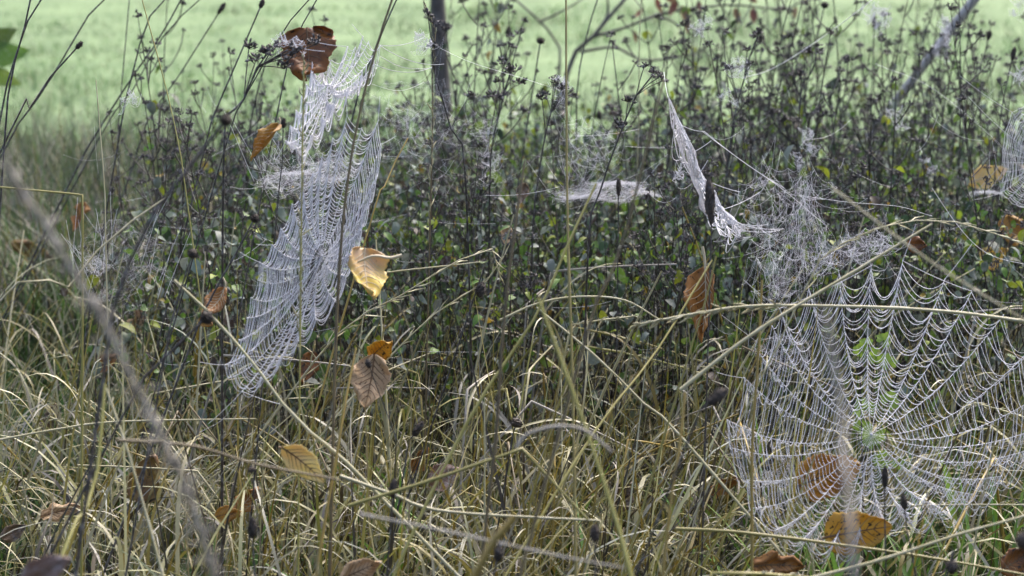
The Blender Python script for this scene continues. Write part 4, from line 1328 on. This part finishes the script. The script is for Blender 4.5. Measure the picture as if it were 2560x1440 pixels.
# broad pale green leaves of a dock plant at the left edge, behind
db = P(5, 330, 4.7); db[2] = -0.02
dock = thing("dock_plant", "broad pale green leaves at the left edge by the lawn", "plant", Vector(db))
for k, (hx, hy, L_, a) in enumerate([(20, 110, 120, 80), (-10, 95, 130, 60), (30, 150, 90, 110)]):
    fsurf = leaf_surface(px2m(L_, 4.7), px2m(L_ * 0.5, 4.7), 'ovate', 0.2, 0.7, 0.04, 950 + k)
    uu, vv = np.meshgrid(np.linspace(0.01, 0.99, 11), np.linspace(-1, 1, 7), indexing='ij')
    idx = np.arange(77).reshape(11, 7)
    F = np.stack([idx[:-1, :-1], idx[:-1, 1:], idx[1:, 1:], idx[1:, :-1]], -1).reshape(-1, 4)
    lf = Geo().add(fsurf(uu, vv), F).obj("leaf", LEAFM[0], dock)
    hp = P(hx - 62, hy + 30, 4.7)
    lf.matrix_local = Matrix.Translation(Vector(hp - db)) @ Matrix((RT, UP, -FWD)).transposed().to_4x4() @ Matrix.Rotation(R(-a), 4, 'Z') @ Matrix.Rotation(R(-40), 4, 'X')
    Geo().add(*limb([np.zeros(3), (hp - db) * 0.5 + [0.01, 0, 0], hp - db], 0.004, 0.002, 5, 8)).obj("leaf_stalk", STRAWM['green'], dock)

# ---------------------------------------------------------------- spider webs
def orb_web(label, hub, ring, depth, n_sp, inner, sag, rad_mm, n_beads, seed, sub=1, rsag=0.08, gap=0.03, bow=0.0, name="orb_web", bead_mm=0.62):
    r = np.random.default_rng(seed)
    ring = np.array(ring, float)
    if sub > 1:  # more radials between the named ones
        nxt = np.roll(ring, -1, 0)
        ring = np.concatenate([np.stack([ring * (1 - k / sub) + nxt * (k / sub)], 0) for k in range(sub)], 0)
        ring = np.swapaxes(ring, 0, 1).reshape(-1, 2)
    E = P(ring[:, 0], ring[:, 1], depth(ring[:, 0], ring[:, 1]))
    H = P(hub[0], hub[1], depth(np.array(hub[0]), np.array(hub[1])))
    nR = len(E)
    o = thing(name, label, "spider web", Vector(H))
    E = E - H
    # radial threads sag a little under the dew
    hor = np.linalg.norm(E[:, :2], axis=1)
    ks = rsag * r.uniform(0.7, 1.3, nR)
    nrmv = nrm(np.cross(E[0], E[nR // 3]))

    def rad(i, t):
        t = np.asarray(t)[..., None]
        p = E[i] * t
        p = p - np.array([0, 0, 1]) * (hor[i] * ks[i])[..., None] * 4 * t * (1 - t)
        return p + nrmv * bow * np.sin(t * 3.14)
    t = np.linspace(0, 1.0, 14)
    allpts = []
    for i in range(nR):
        ii = np.full(14, i)
        p = rad(ii, t)
        Geo().add(*tubes(p[None], (rad_mm * (0.30 + 0.62 * np.minimum(1, t / max(inner * 1.6, .05))) / 1000 * r.uniform(0.8, 1.15))[None], 3)).obj("radial_thread", M_silk, o)
        allpts.append(p)
    # capture spiral
    K = 9
    s = np.linspace(0, 1, K)
    segs = []
    tj = inner + (0.985 - inner) * (np.arange(n_sp) / (n_sp - 1)) ** 1.03
    step = (0.985 - inner) / n_sp
    J, I = np.meshgrid(np.arange(n_sp), np.arange(nR), indexing='ij')
    jit = r.normal(0, step * 0.26, (n_sp, nR))
    TT = np.clip(tj[:, None] + jit + step * np.arange(nR)[None] / nR, inner * 0.6, 1.0)
    # near the rim some radials reach further: the last turns leave gaps
    A = rad(I, TT)
    I2 = (I + 1) % nR
    TB = np.roll(TT, -1, 1)
    B = rad(I2, TB)
    span = np.linalg.norm((B - A)[..., :2], axis=-1)
    sg = sag * span * r.uniform(0.6, 1.45, span.shape) * (0.45 + 0.75 * TT)
    seg = A[:, :, None] * (1 - s)[:, None] + B[:, :, None] * s[:, None]
    seg = seg - np.array([0, 0, 1.0]) * (sg[..., None] * 4 * s * (1 - s))[..., None]
    seg = seg + nrmv * (r.normal(0, 0.06, span.shape) * span)[..., None, None] * (4 * s * (1 - s))[:, None]
    keep = r.random(span.shape) > gap
    seg = seg[keep]
    rr = rad_mm / 1000 * r.uniform(0.6, 1.3, (len(seg), 1)) * (1 + r.uniform(-0.18, 0.18, (len(seg), K)))
    Geo().add(*tubes(seg, rr, 3)).obj("spiral_thread", M_silk, o)
    # hub: small tight turns and a matted middle
    nh = 3
    th = np.linspace(0, nh * 2 * np.pi, nh * nR)
    ih = np.arange(nh * nR) % nR
    tt = np.linspace(0.02, inner * 0.62, nh * nR) + r.normal(0, 0.004, nh * nR)
    hp = rad(ih, np.clip(tt, 0, 1))
    Geo().add(*tubes(hp[None], rad_mm * 0.30 / 1000, 3)).obj("hub", M_silk, o)
    # dew beads along the threads
    fl = seg.reshape(-1, 3)
    k = r.integers(0, len(fl) - 1, n_beads)
    w = r.random((n_beads, 1))
    same = (k % K) < K - 1
    bp = np.where(same[:, None], fl[k] * w + fl[np.minimum(k + 1, len(fl) - 1)] * (1 - w), fl[k])
    bp2 = np.concatenate(allpts)
    k2 = r.integers(0, len(bp2), n_beads // 6)
    bp = np.concatenate([bp, bp2[k2] + r.normal(0, 0.0003, (len(k2), 3))])
    V, F = octas(bp, bead_mm / 1000 * r.uniform(0.6, 1.35, len(bp)))
    Geo().add(V, F).obj("dew_drops", M_dew, o, kind="stuff")
    return o, E + H


def frame_threads(o, pairs, d, r_mm, sag=0.03):
    for (a, b) in pairs:
        A = P(a[0], a[1], a[2] if len(a) > 2 else d)
        B = P(b[0], b[1], b[2] if len(b) > 2 else d)
        s = np.linspace(0, 1, 14)[:, None]
        p = A * (1 - s) + B * s - np.array([0, 0, 1]) * (4 * s * (1 - s)) * np.linalg.norm((B - A)[:2]) * sag
        Geo().add(*tubes(p[None] - np.array(o.location), r_mm / 1000, 3)).obj("anchor_thread", M_silk, o)


dr = lambda px, py: 2.10 + 0.00010 * (px - 2178) + 0.00032 * (1085 - py)
ringR = [(1949, 771), (2020, 715), (2097, 676), (2178, 664), (2257, 652), (2362, 698), (2430, 728), (2509, 788), (2590, 858), (2640, 960), (2625, 1060), (2570, 1125),
         (2505, 1190), (2430, 1236), (2350, 1268), (2270, 1284), (2210, 1300), (2150, 1335), (2085, 1356), (2010, 1346), (1940, 1325), (1882, 1270), (1868, 1200),
         (1830, 1120), (1818, 1050), (1862, 945), (1900, 885), (1930, 815)]
wr, _ = orb_web("large round dew covered orb web filling the lower right, scalloped threads", (2178, 1085), ringR, dr, 34, 0.16, 0.52, 0.35, 7500, 21, 1, 0.08, 0.05, 0.012)
frame_threads(wr, [((2178, 664), (2165, 600)), ((2257, 652), (2290, 560)), ((2097, 676), (2030, 640)), ((1949, 771), (1860, 700)), ((1830, 1120), (1790, 1060)), ((1862, 945), (1790, 930)),
                   ((2010, 1346), (1990, 1440)), ((2362, 698), (2430, 610)), ((2085, 1356), (2100, 1430)), ((1882, 1270), (1800, 1330)), ((1949, 771), (2178, 664)), ((2257, 652), (2430, 728))], 2.1, 0.3)

dl = lambda px, py: 2.10 + 0.00025 * (px - 805) + 0.00012 * (640 - py)
ringL = [(868, 285), (905, 318), (946, 300), (955, 360), (942, 440), (925, 500), (908, 560), (890, 620), (868, 690), (838, 752), (790, 800), (745, 852), (700, 895), (650, 945), (605, 978),
         (572, 945), (562, 912), (598, 850), (618, 795), (628, 745), (645, 700), (648, 655), (680, 612), (702, 570), (730, 510), (757, 460), (782, 432), (806, 385), (832, 345)]
wl_, _ = orb_web("long hanging dew covered orb web left of centre, beside the yellow leaf", (805, 640), ringL, dl, 38, 0.15, 0.36, 0.38, 6000, 22, 1, 0.15, 0.03, 0.01)
frame_threads(wl_, [((868, 285), (865, 230)), ((946, 300), (950, 240)), ((605, 978), (520, 1060)), ((562, 912), (500, 905)), ((648, 655), (600, 630)), ((680, 612), (640, 610)), ((868, 690), (900, 640)),
                    ((605, 978), (700, 1010)), ((955, 360), (990, 340))], 2.1, 0.32)

du = lambda px, py: 2.12 + 0.0011 * (px - 815) * 0.5 - 0.0006 * (py - 225)
ringU = [(780, 156), (812, 128), (828, 150), (869, 116), (888, 118), (907, 92), (922, 104), (950, 114), (935, 160), (905, 186), (893, 218), (872, 226), (835, 260), (813, 300), (777, 338), (740, 370),
         (714, 352), (726, 314), (740, 275), (754, 240), (767, 211), (778, 176)]
wu, _ = orb_web("tilted ribbon like orb web below the large brown leaf", (822, 212), ringU, du, 24, 0.10, 0.32, 0.42, 2600, 23, 1, 0.10, 0.02, 0.008, bead_mm=0.55)
frame_threads(wu, [((945, 112, 2.16), (1062, 92, 2.3)), ((950, 114, 2.16), (1110, 160, 2.4)), ((935, 160, 2.16), (1080, 168, 2.4)), ((907, 92, 2.15), (880, 60, 2.15)), ((714, 352, 2.1), (690, 400, 2.1)),
                   ((812, 128, 2.12), (700, 108, 2.1)), ((869, 116, 2.1), (770, 100, 2.1))], 2.15, 0.36)

dn = lambda px, py: 2.28 - 0.0042 * ((px - 1742) * .88 - (py - 440) * .48)
ringN = [(1670, 242), (1689, 284), (1706, 314), (1724, 352), (1735, 390), (1752, 429), (1775, 455), (1790, 482), (1808, 523), (1830, 542), (1860, 563), (1851, 580), (1824, 582), (1792, 569), (1767, 542),
         (1748, 487), (1724, 436), (1702, 393), (1683, 319), (1674, 271)]
wn_, _ = orb_web("narrow bright white web seen edge on, right of centre", (1742, 446), ringN, dn, 34, 0.08, 0.12, 0.5, 3200, 24, 1, 0.05, 0.02, 0.004)
frame_threads(wn_, [((1670, 242, 2.2), (1660, 180, 2.3)), ((1706, 314, 2.2), (1760, 328, 2.25)), ((1760, 328, 2.25), (1960, 470, 2.3)), ((1860, 563, 2.15), (1960, 572, 2.2)), ((1851, 575, 2.15), (1950, 576, 2.2)),
                    ((1752, 429, 2.2), (1770, 400, 2.2)), ((1735, 380, 2.2), (1778, 352, 2.2)), ((1775, 455, 2.2), (1850, 480, 2.2)), ((1808, 523, 2.2), (1900, 480, 2.25)), ((1860, 560, 2.15), (1920, 560, 2.2))], 2.2, 0.3)

df = lambda px, py: 2.75 + 0.0002 * (px - 2595)
ringF = [(2530, 280), (2512, 330), (2506, 380), (2510, 430), (2502, 482), (2540, 512), (2600, 522), (2665, 480), (2690, 400), (2665, 320), (2610, 268), (2565, 262)]
wf, _ = orb_web("far pale orb web cut by the right edge of the photo", (2598, 398), ringF, df, 22, 0.14, 0.12, 0.38, 900, 25, 2, 0.06, 0.04, 0.004)
frame_threads(wf, [((2512, 330), (2420, 240)), ((2530, 280), (2400, 190)), ((2502, 482), (2430, 500))], 2.75, 0.28)


def sheet_web(label, c, rx, ry, d, n, r_mm, seed, dome=0.02, tilt=0.0, drop=0.0, name="sheet_web"):
    """a level mat of very many fine crossing threads over an oval, slightly domed"""
    r = np.random.default_rng(seed)
    C = P(c[0], c[1], d)
    n = int(n * 0.55)
    ol = lambda t: 0.82 + 0.13 * np.sin(2 * t + seed) + 0.09 * np.sin(5 * t + 2 * seed)
    a = r.uniform(0, 6.28, n)
    A = np.stack([np.cos(a), np.sin(a)], 1) * (ol(a) * np.sqrt(r.random(n)))[:, None]
    b = r.uniform(0, 6.28, n)
    B = A + np.stack([np.cos(b), np.sin(b)], 1) * r.uniform(0.2, 0.75, (n, 1))
    nb = np.linalg.norm(B, axis=1)
    lim = ol(np.arctan2(B[:, 1], B[:, 0])) * r.uniform(.55, 1.15, n)
    B = B * np.minimum(1, lim / np.maximum(nb, 1e-6))[:, None]
    A, B = A * [rx, ry], B * [rx, ry]
    s = np.linspace(0, 1, 6)
    xy = A[:, None] * (1 - s)[:, None] + B[:, None] * s[:, None]
    rr = (xy[..., 0] / rx) ** 2 + (xy[..., 1] / ry) ** 2
    z = -0.25 * dome * rr + tilt * xy[..., 1] + drop * np.sin(xy[..., 0] * 35 + seed) * 0.004 + r.normal(0, 0.0016, rr.shape) + 0.006 * np.sin(xy[..., 0] * 55 + seed) * np.sin(xy[..., 1] * 48 + 2 * seed)
    Pp = np.concatenate([xy, z[..., None]], -1)
    o = thing(name, label, "spider web", Vector(C))
    Geo().add(*tubes(Pp, 0.48 * r_mm / 1000 * r.uniform(.6, 1.3, (n, 1)), 3)).obj("silk_threads", M_film, o, kind="stuff")
    # a few holding threads up to the plants
    for k in range(7):
        t = r.uniform(0, 6.28)
        p0 = np.array([math.cos(t) * rx * .9, math.sin(t) * ry * .9, -dome * .2])
        p1 = p0 * np.array([1.2, 1.2, 1]) + np.array([r.normal(0, .02), 0, r.uniform(0.03, 0.09)])
        Geo().add(*tubes(np.stack([p0, (p0 + p1) / 2, p1])[None], 0.00022, 3)).obj("anchor_thread", M_silk, o)
    return o


sheet_web("white sheet web lying level left of the long hanging web", (775, 432), 0.085, 0.10, 2.45, 620, 0.20, 31, 0.012, 0.05, 1)
sheet_web("bright white sheet web lying level at the centre of the thicket", (1515, 476), 0.088, 0.09, 2.75, 1050, 0.22, 32, 0.018, 0.04, 1)
sheet_web("small bright sheet web at the right edge near the pale yellow leaf", (2465, 486), 0.03, 0.04, 2.8, 260, 0.22, 33, 0.012, 0.1, 1)
sheet_web("dim grey sheet web spread over leaves on the left", (300, 620), 0.07, 0.12, 2.6, 260, 0.13, 34, 0.03, 0.25, 1)
sheet_web("small white sheet web low on the left by the plume", (235, 655), 0.03, 0.05, 2.5, 160, 0.2, 35, 0.012, 0.2, 1)
sheet_web("domed white sheet web behind the left side of the round web", (1960, 870), 0.048, 0.06, 2.3, 230, 0.18, 36, 0.02, 0.12, 1)
sheet_web("low white sheet web over the grass inside the lower left of the round web", (1930, 1200), 0.035, 0.05, 2.35, 260, 0.2, 37, 0.015, 0.15, 1)
sheet_web("grey sheet web hung among leaves lower left of the dim sheet", (330, 720), 0.06, 0.08, 2.5, 150, 0.15, 38, 0.02, 0.3, 1)


def tangle_web(label, pts, d, n, r_mm, seed, spread=0.012, name="tangle_web", dd=0.05):
    """loose three dimensional threads strung between scattered points around the given ones"""
    r = np.random.default_rng(seed)
    pts = np.array(pts, float)
    W = P(pts[:, 0], pts[:, 1], d + r.uniform(-dd, dd, len(pts)))
    C = W.mean(0)
    W = W - C
    nodes = W[r.integers(0, len(W), n)] + r.normal(0, spread, (n, 3))
    # join each node to one of its near ones
    D = np.linalg.norm(nodes[:, None] - nodes[None], axis=-1)
    k = np.argsort(D, 1)[:, 1:14]
    j = k[np.arange(n), r.integers(0, k.shape[1], n)]
    j2 = k[np.arange(n), r.integers(0, k.shape[1], n)]
    A = np.concatenate([nodes, nodes])
    B = np.concatenate([nodes[j], nodes[j2]])
    s = np.linspace(0, 1, 6)
    L = np.linalg.norm(B - A, axis=1)
    Pp = A[:, None] * (1 - s)[:, None] + B[:, None] * s[:, None] - np.array([0, 0, 1.0]) * (L[:, None] * r.uniform(0, .3, (len(A), 1)) * 4 * s * (1 - s))[..., None]
    o = thing(name, label, "spider web", Vector(C))
    Geo().add(*tubes(Pp, r_mm / 1000 * r.uniform(.6, 1.2, (len(A), 1)), 3)).obj("silk_threads", M_silk, o, kind="stuff")
    b = Pp.reshape(-1, 3)[r.integers(0, Pp.shape[0] * 6, n)]
    Geo().add(*octas(b, r_mm * 1.7 / 1000 * r.uniform(.6, 1.2, n))).obj("dew_drops", M_dew, o, kind="stuff")
    return o


def tent_web(label, apex, base, d, n, r_mm, seed):
    """strands hanging from one high point to many low ones, crossed by short slack threads"""
    r = np.random.default_rng(seed)
    base = np.array(base, float)
    A0 = P(apex[0], apex[1], d)
    o = thing("tangle_web", label, "spider web", Vector(A0))
    a = P(apex[0] + r.normal(0, 16, n), apex[1] + np.abs(r.normal(0, 80, n)), d + r.normal(0, .012, n)) - A0
    k = r.uniform(0, len(base) - 1.001, n)
    b2 = base[k.astype(int)] * (1 - k % 1)[:, None] + base[k.astype(int) + 1] * (k % 1)[:, None]
    b = P(b2[:, 0] + r.normal(0, 14, n), b2[:, 1] + r.normal(0, 40, n), d + r.normal(0, .03, n)) - A0
    s = np.linspace(0, 1, 12)
    Pp = a[:, None] * (1 - s)[:, None] + b[:, None] * s[:, None]
    Pp[:, 1:-1] += np.cumsum(r.normal(0, 0.0028, (n, 10, 3)), 1) * np.sin(s[1:-1] * np.pi)[:, None]
    Geo().add(*tubes(Pp, r_mm / 1000 * r.uniform(.6, 1.3, (n, 1)), 3)).obj("hanging_threads", M_silk, o, kind="stuff")
    m = int(n * 4.0)
    i1, q1 = r.integers(0, n, m), r.integers(2, 12, m)
    p1 = Pp[i1, q1]
    D = np.linalg.norm(Pp[:, None, 2:][:, 0][None] - p1[:, None, None], axis=-1).reshape(m, -1)
    near = np.argsort(D, 1)[:, 6:26]
    pick_ = near[np.arange(m), r.integers(0, 20, m)]
    p2 = Pp[:, 2:].reshape(-1, 3)[pick_]
    t = np.linspace(0, 1, 5)
    X = p1[:, None] * (1 - t)[:, None] + p2[:, None] * t[:, None] - np.array([0, 0, 1.0]) * (np.linalg.norm(p2 - p1, axis=1)[:, None] * 0.35 * 4 * t * (1 - t) * r.uniform(0, 1, (m, 1)))[..., None]
    Geo().add(*tubes(X, r_mm * 0.9 / 1000 * r.uniform(.6, 1.2, (m, 1)), 3)).obj("cross_threads", M_silk, o, kind="stuff")
    bb = Pp.reshape(-1, 3)[r.integers(0, n * 12, n * 5)]
    Geo().add(*octas(bb, r_mm * 2.0 / 1000 * r.uniform(.6, 1.2, len(bb)))).obj("dew_drops", M_dew, o, kind="stuff")
    return o


tent_web("loose tangled web hanging like a tent above the round web", (2010, 425), [(1885, 640), (1925, 700), (1980, 740), (2030, 690), (2090, 610), (2130, 560)], 2.3, 58, 0.095, 41)
tangle_web("tangled web strung to the left under the straw above the round web", [(1900, 630), (1925, 650), (1950, 680), (1910, 690), (1960, 720), (1930, 740), (2000, 650), (2060, 640), (2150, 620), (2190, 610)], 2.2, 110, 0.12, 42, 0.012)
tangle_web("dense silk mat along the straw above the round web", [(2110, 630), (2150, 605), (2190, 600), (2220, 610), (2130, 640), (2060, 640), (2170, 590)], 2.2, 120, 0.12, 43, 0.01)
tangle_web("fine grey tangle web among stems left of the white centre sheet", [(1440, 280), (1450, 320), (1470, 360), (1490, 370), (1470, 400), (1500, 400), (1440, 420)], 2.8, 95, 0.11, 44, 0.018)
tangle_web("fine tangle of silk over the stems at upper centre", [(1215, 330), (1222, 380), (1228, 420), (1215, 440), (1235, 400)], 2.75, 110, 0.12, 45, 0.008)
tangle_web("faint tangled silk in the dark thicket beside the trunk", [(1000, 270), (1040, 300), (1100, 330), (1060, 250), (1150, 300), (1010, 320), (960, 320), (1180, 330)], 2.8, 150, 0.09, 46, 0.03)
tangle_web("fine silk veil below the tilted ribbon web", [(720, 400), (760, 420), (800, 400), (700, 440), (850, 410), (780, 440)], 2.4, 170, 0.10, 47, 0.018)
tangle_web("tangled silk on the weeds between the narrow web and the tent web", [(1880, 560), (1920, 540), (1960, 560), (1900, 500), (1940, 480), (1980, 470), (2060, 480)], 2.25, 130, 0.12, 48, 0.02)
TUFT = [
    ("silk tuft wrapping the seed heads at the top right", (2190, 35), 3.2, 0.014, 110), ("hanging silk below the top right seed heads", (2200, 62), 3.2, 0.012, 70),
    ("white silk wrapped stem beside the leaning stake", (2368, 80), 3.3, 0.010, 110), ("lower white silk beside the leaning stake", (2352, 118), 3.3, 0.007, 60),
    ("white silk tuft at the right edge", (2548, 188), 3.0, 0.010, 80), ("silk tuft on heads at upper right of the narrow web", (1745, 82), 3.1, 0.010, 80),
    ("silk draped over heads at the upper centre", (1398, 212), 2.7, 0.010, 80), ("small silk tent in the leafy right thicket", (2020, 340), 2.9, 0.010, 80),
    ("silk knot on a head in the right thicket", (2235, 293), 3.0, 0.009, 60), ("white tuft low in the right thicket", (1998, 400), 2.9, 0.006, 40),
    ("silk webbing over the heads left of the diagonal line", (1850, 175), 2.9, 0.016, 80), ("silk on the heads in front of the brown leaf", (745, 108), 2.1, 0.006, 26),
    ("silk film on the bent branch left of the brown leaf", (705, 112), 2.1, 0.006, 40), ("silk tent on the head right of the brown leaf", (1058, 100), 2.35, 0.010, 70),
    ("silk cone on a stem by the narrow web", (1700, 440), 2.4, 0.007, 50), ("silk tuft on the left thicket leaf", (325, 265), 2.6, 0.007, 40),
    ("silk over the heads right of upper centre", (1815, 245), 2.9, 0.007, 50), ("silk netting at the right thicket edge", (2325, 425), 3.0, 0.006, 40),
    ("silk at the far top right corner", (2545, 20), 3.3, 0.012, 60),
]
for i, (lab, (cx, cy), d, sp, n) in enumerate(TUFT):
    r = np.random.default_rng(500 + i)
    pts = [(cx + r.normal(0, 12), cy + r.normal(0, 14)) for _ in range(7)]
    tangle_web(lab, pts, d, n, 0.19, 510 + i, sp * 0.55, name="silk_tuft", dd=0.01)


# gossamer: stray fine threads all through the thicket, past counting
N = 620
y = rng.uniform(2.5, 4.0, N)
x = rng.uniform(-0.85, 1.05, N) * T * y
z = rng.uniform(0.22, 0.62, N) * (1 - 0.12 * (y - 2.5))
A = np.stack([x, y, z], 1)
B = A + rng.normal(0, 1, (N, 3)) * [0.05, 0.04, 0.03]
s = np.linspace(0, 1, 6)
Pp = A[:, None] * (1 - s)[:, None] + B[:, None] * s[:, None] - np.array([0, 0, 1.0]) * (rng.uniform(0, .012, (N, 1)) * 4 * s * (1 - s))[..., None]
Geo().add(*tubes(Pp, rng.uniform(0.00008, 0.0002, (N, 1)), 3)).obj("gossamer", M_silk, kind="stuff")


def silk_line(label, pts, d0, d1, r_mm, sag, beads):
    pts = np.array(pts, float)
    W = P(pts[:, 0], pts[:, 1], np.linspace(d0, d1, len(pts)))
    p = smooth_path(W, 40)
    s = np.linspace(0, 1, 40)
    p = p - np.array([0, 0, 1]) * (4 * s * (1 - s) * sag)[:, None]
    o = thing("silk_line", label, "spider thread", Vector(p[0]))
    Geo().add(*tubes((p - p[0])[None], r_mm / 1000, 3)).obj("thread", M_silk, o)
    q = resample(p - p[0], beads)
    Geo().add(*octas(q, r_mm * 2.1 / 1000 * rng.uniform(.5, 1.2, beads))).obj("dew_drops", M_dew, o, kind="stuff")


silk_line("long beaded silk line slanting across the upper right lawn", [(2185, -5), (2130, 35), (2010, 118), (1925, 170), (1855, 195)], 3.1, 3.0, 0.45, 0.004, 110)
silk_line("thin silk line slanting down through the right thicket", [(1755, 328), (1860, 400), (1960, 470), (2060, 560)], 2.4, 2.3, 0.22, 0.003, 60)
silk_line("silk line reaching from the bent straw to the right above the round web", [(2000, 488), (2090, 492), (2240, 505), (2330, 540)], 2.4, 2.4, 0.22, 0.006, 70)
silk_line("faint silk line crossing the upper right background", [(2190, 160), (2320, 200), (2450, 300), (2560, 420)], 3.1, 3.0, 0.22, 0.01, 50)
silk_line("beaded silk line at the right edge under the far web", [(2330, 470), (2450, 600), (2560, 660)], 2.3, 2.25, 0.22, 0.01, 60)
silk_line("thin silk line stretched right of the tilted ribbon web", [(950, 140), (1010, 160), (1080, 170)], 2.2, 2.4, 0.25, 0.004, 30)
silk_line("sagging silk line above the dark thicket left of the trunk", [(930, 210), (1000, 218), (1060, 205)], 2.3, 2.5, 0.2, 0.004, 25)
silk_line("fine silk line beyond the seed head at top centre", [(1100, 120), (1180, 150), (1310, 190), (1400, 225)], 2.5, 2.7, 0.2, 0.004, 40)
silk_line("silk line in the dark straw below the long web", [(595, 985), (560, 1040), (500, 1080)], 2.1, 2.1, 0.22, 0.002, 24)
# give every plant and stalk of the crowd the label that finds it: its lean and its place beside something one can find
MARKS = [("crinkled dark brown leaf", 770, 138), ("folded orange leaf beside the upper web", 668, 362), ("yellow and tan leaf", 914, 690), ("large tan leaf", 926, 958),
         ("yellow elm leaf", 762, 1158), ("tall rusty folded leaf", 1764, 765), ("golden speckled leaf", 2148, 1327), ("torn brown bottom leaf", 1940, 1412),
         ("blurred pinkish corner leaf", 118, 1425), ("black button head", 560, 312), ("tree trunk", 1112, 180), ("bright centre sheet web", 1515, 476),
         ("narrow white web", 1742, 440), ("hub of the round web", 2178, 1085), ("tent shaped tangle", 2000, 560), ("far right web", 2510, 380),
         ("leaning stake", 2380, 100), ("nodding black headed stem", 1630, 190), ("silk wrapped top right heads", 2190, 50), ("tall tan stem", 1418, 300),
         ("dim grey sheet web", 300, 620), ("hub of the long web", 805, 640), ("crumpled rust leaf", 618, 1250), ("kinked olive straw", 1305, 1122),
         ("white tipped stub", 1285, 1300), ("ochre leaf under straws", 368, 1195), ("dark leaf by the left edge", 125, 1050), ("small orange edge leaves", 2500, 610),
         ("level sheet web on the left", 775, 432), ("small silk tent", 2020, 340), ("drooping pale panicle", 1200, 640), ("upper ribbon web", 820, 220),
         ("bent pale straw on the left", 250, 640), ("half buried rust leaf", 1560, 1240)]
ORD = ["", "second ", "third ", "fourth ", "fifth ", "sixth ", "seventh ", "eighth ", "ninth ", "tenth ", "eleventh ", "twelfth ", "thirteenth ", "fourteenth ", "fifteenth ", "sixteenth "]
buckets = {}
for o, noun, hp, dx, hz in to_name:
    v = np.array(hp) - CAMP
    d = v @ FWD
    ppx, ppy = 1280 + (v @ RT) / d / T * 1280, 720 - (v @ UP) / d / T * 1280
    mk = min(MARKS, key=lambda m: (m[1] - ppx) ** 2 + (m[2] - ppy) ** 2)
    side = "left" if ppx < mk[1] else "right"
    lean = "upright" if abs(dx) < 0.03 else ("left leaning" if dx < 0 else "right leaning")
    buckets.setdefault((noun, lean, side, mk[0]), []).append((abs(ppx - mk[1]), o))
for (noun, lean, side, mk), rows in buckets.items():
    rows.sort(key=lambda q: q[0])
    for i, (_, o) in enumerate(rows):
        o["label"] = f"{lean} {noun}, {ORD[min(i, 15)]}{side} of the {mk}"

print("objects", len(bpy.data.objects), "tris", sum(len(me.polygons) for me in bpy.data.meshes))
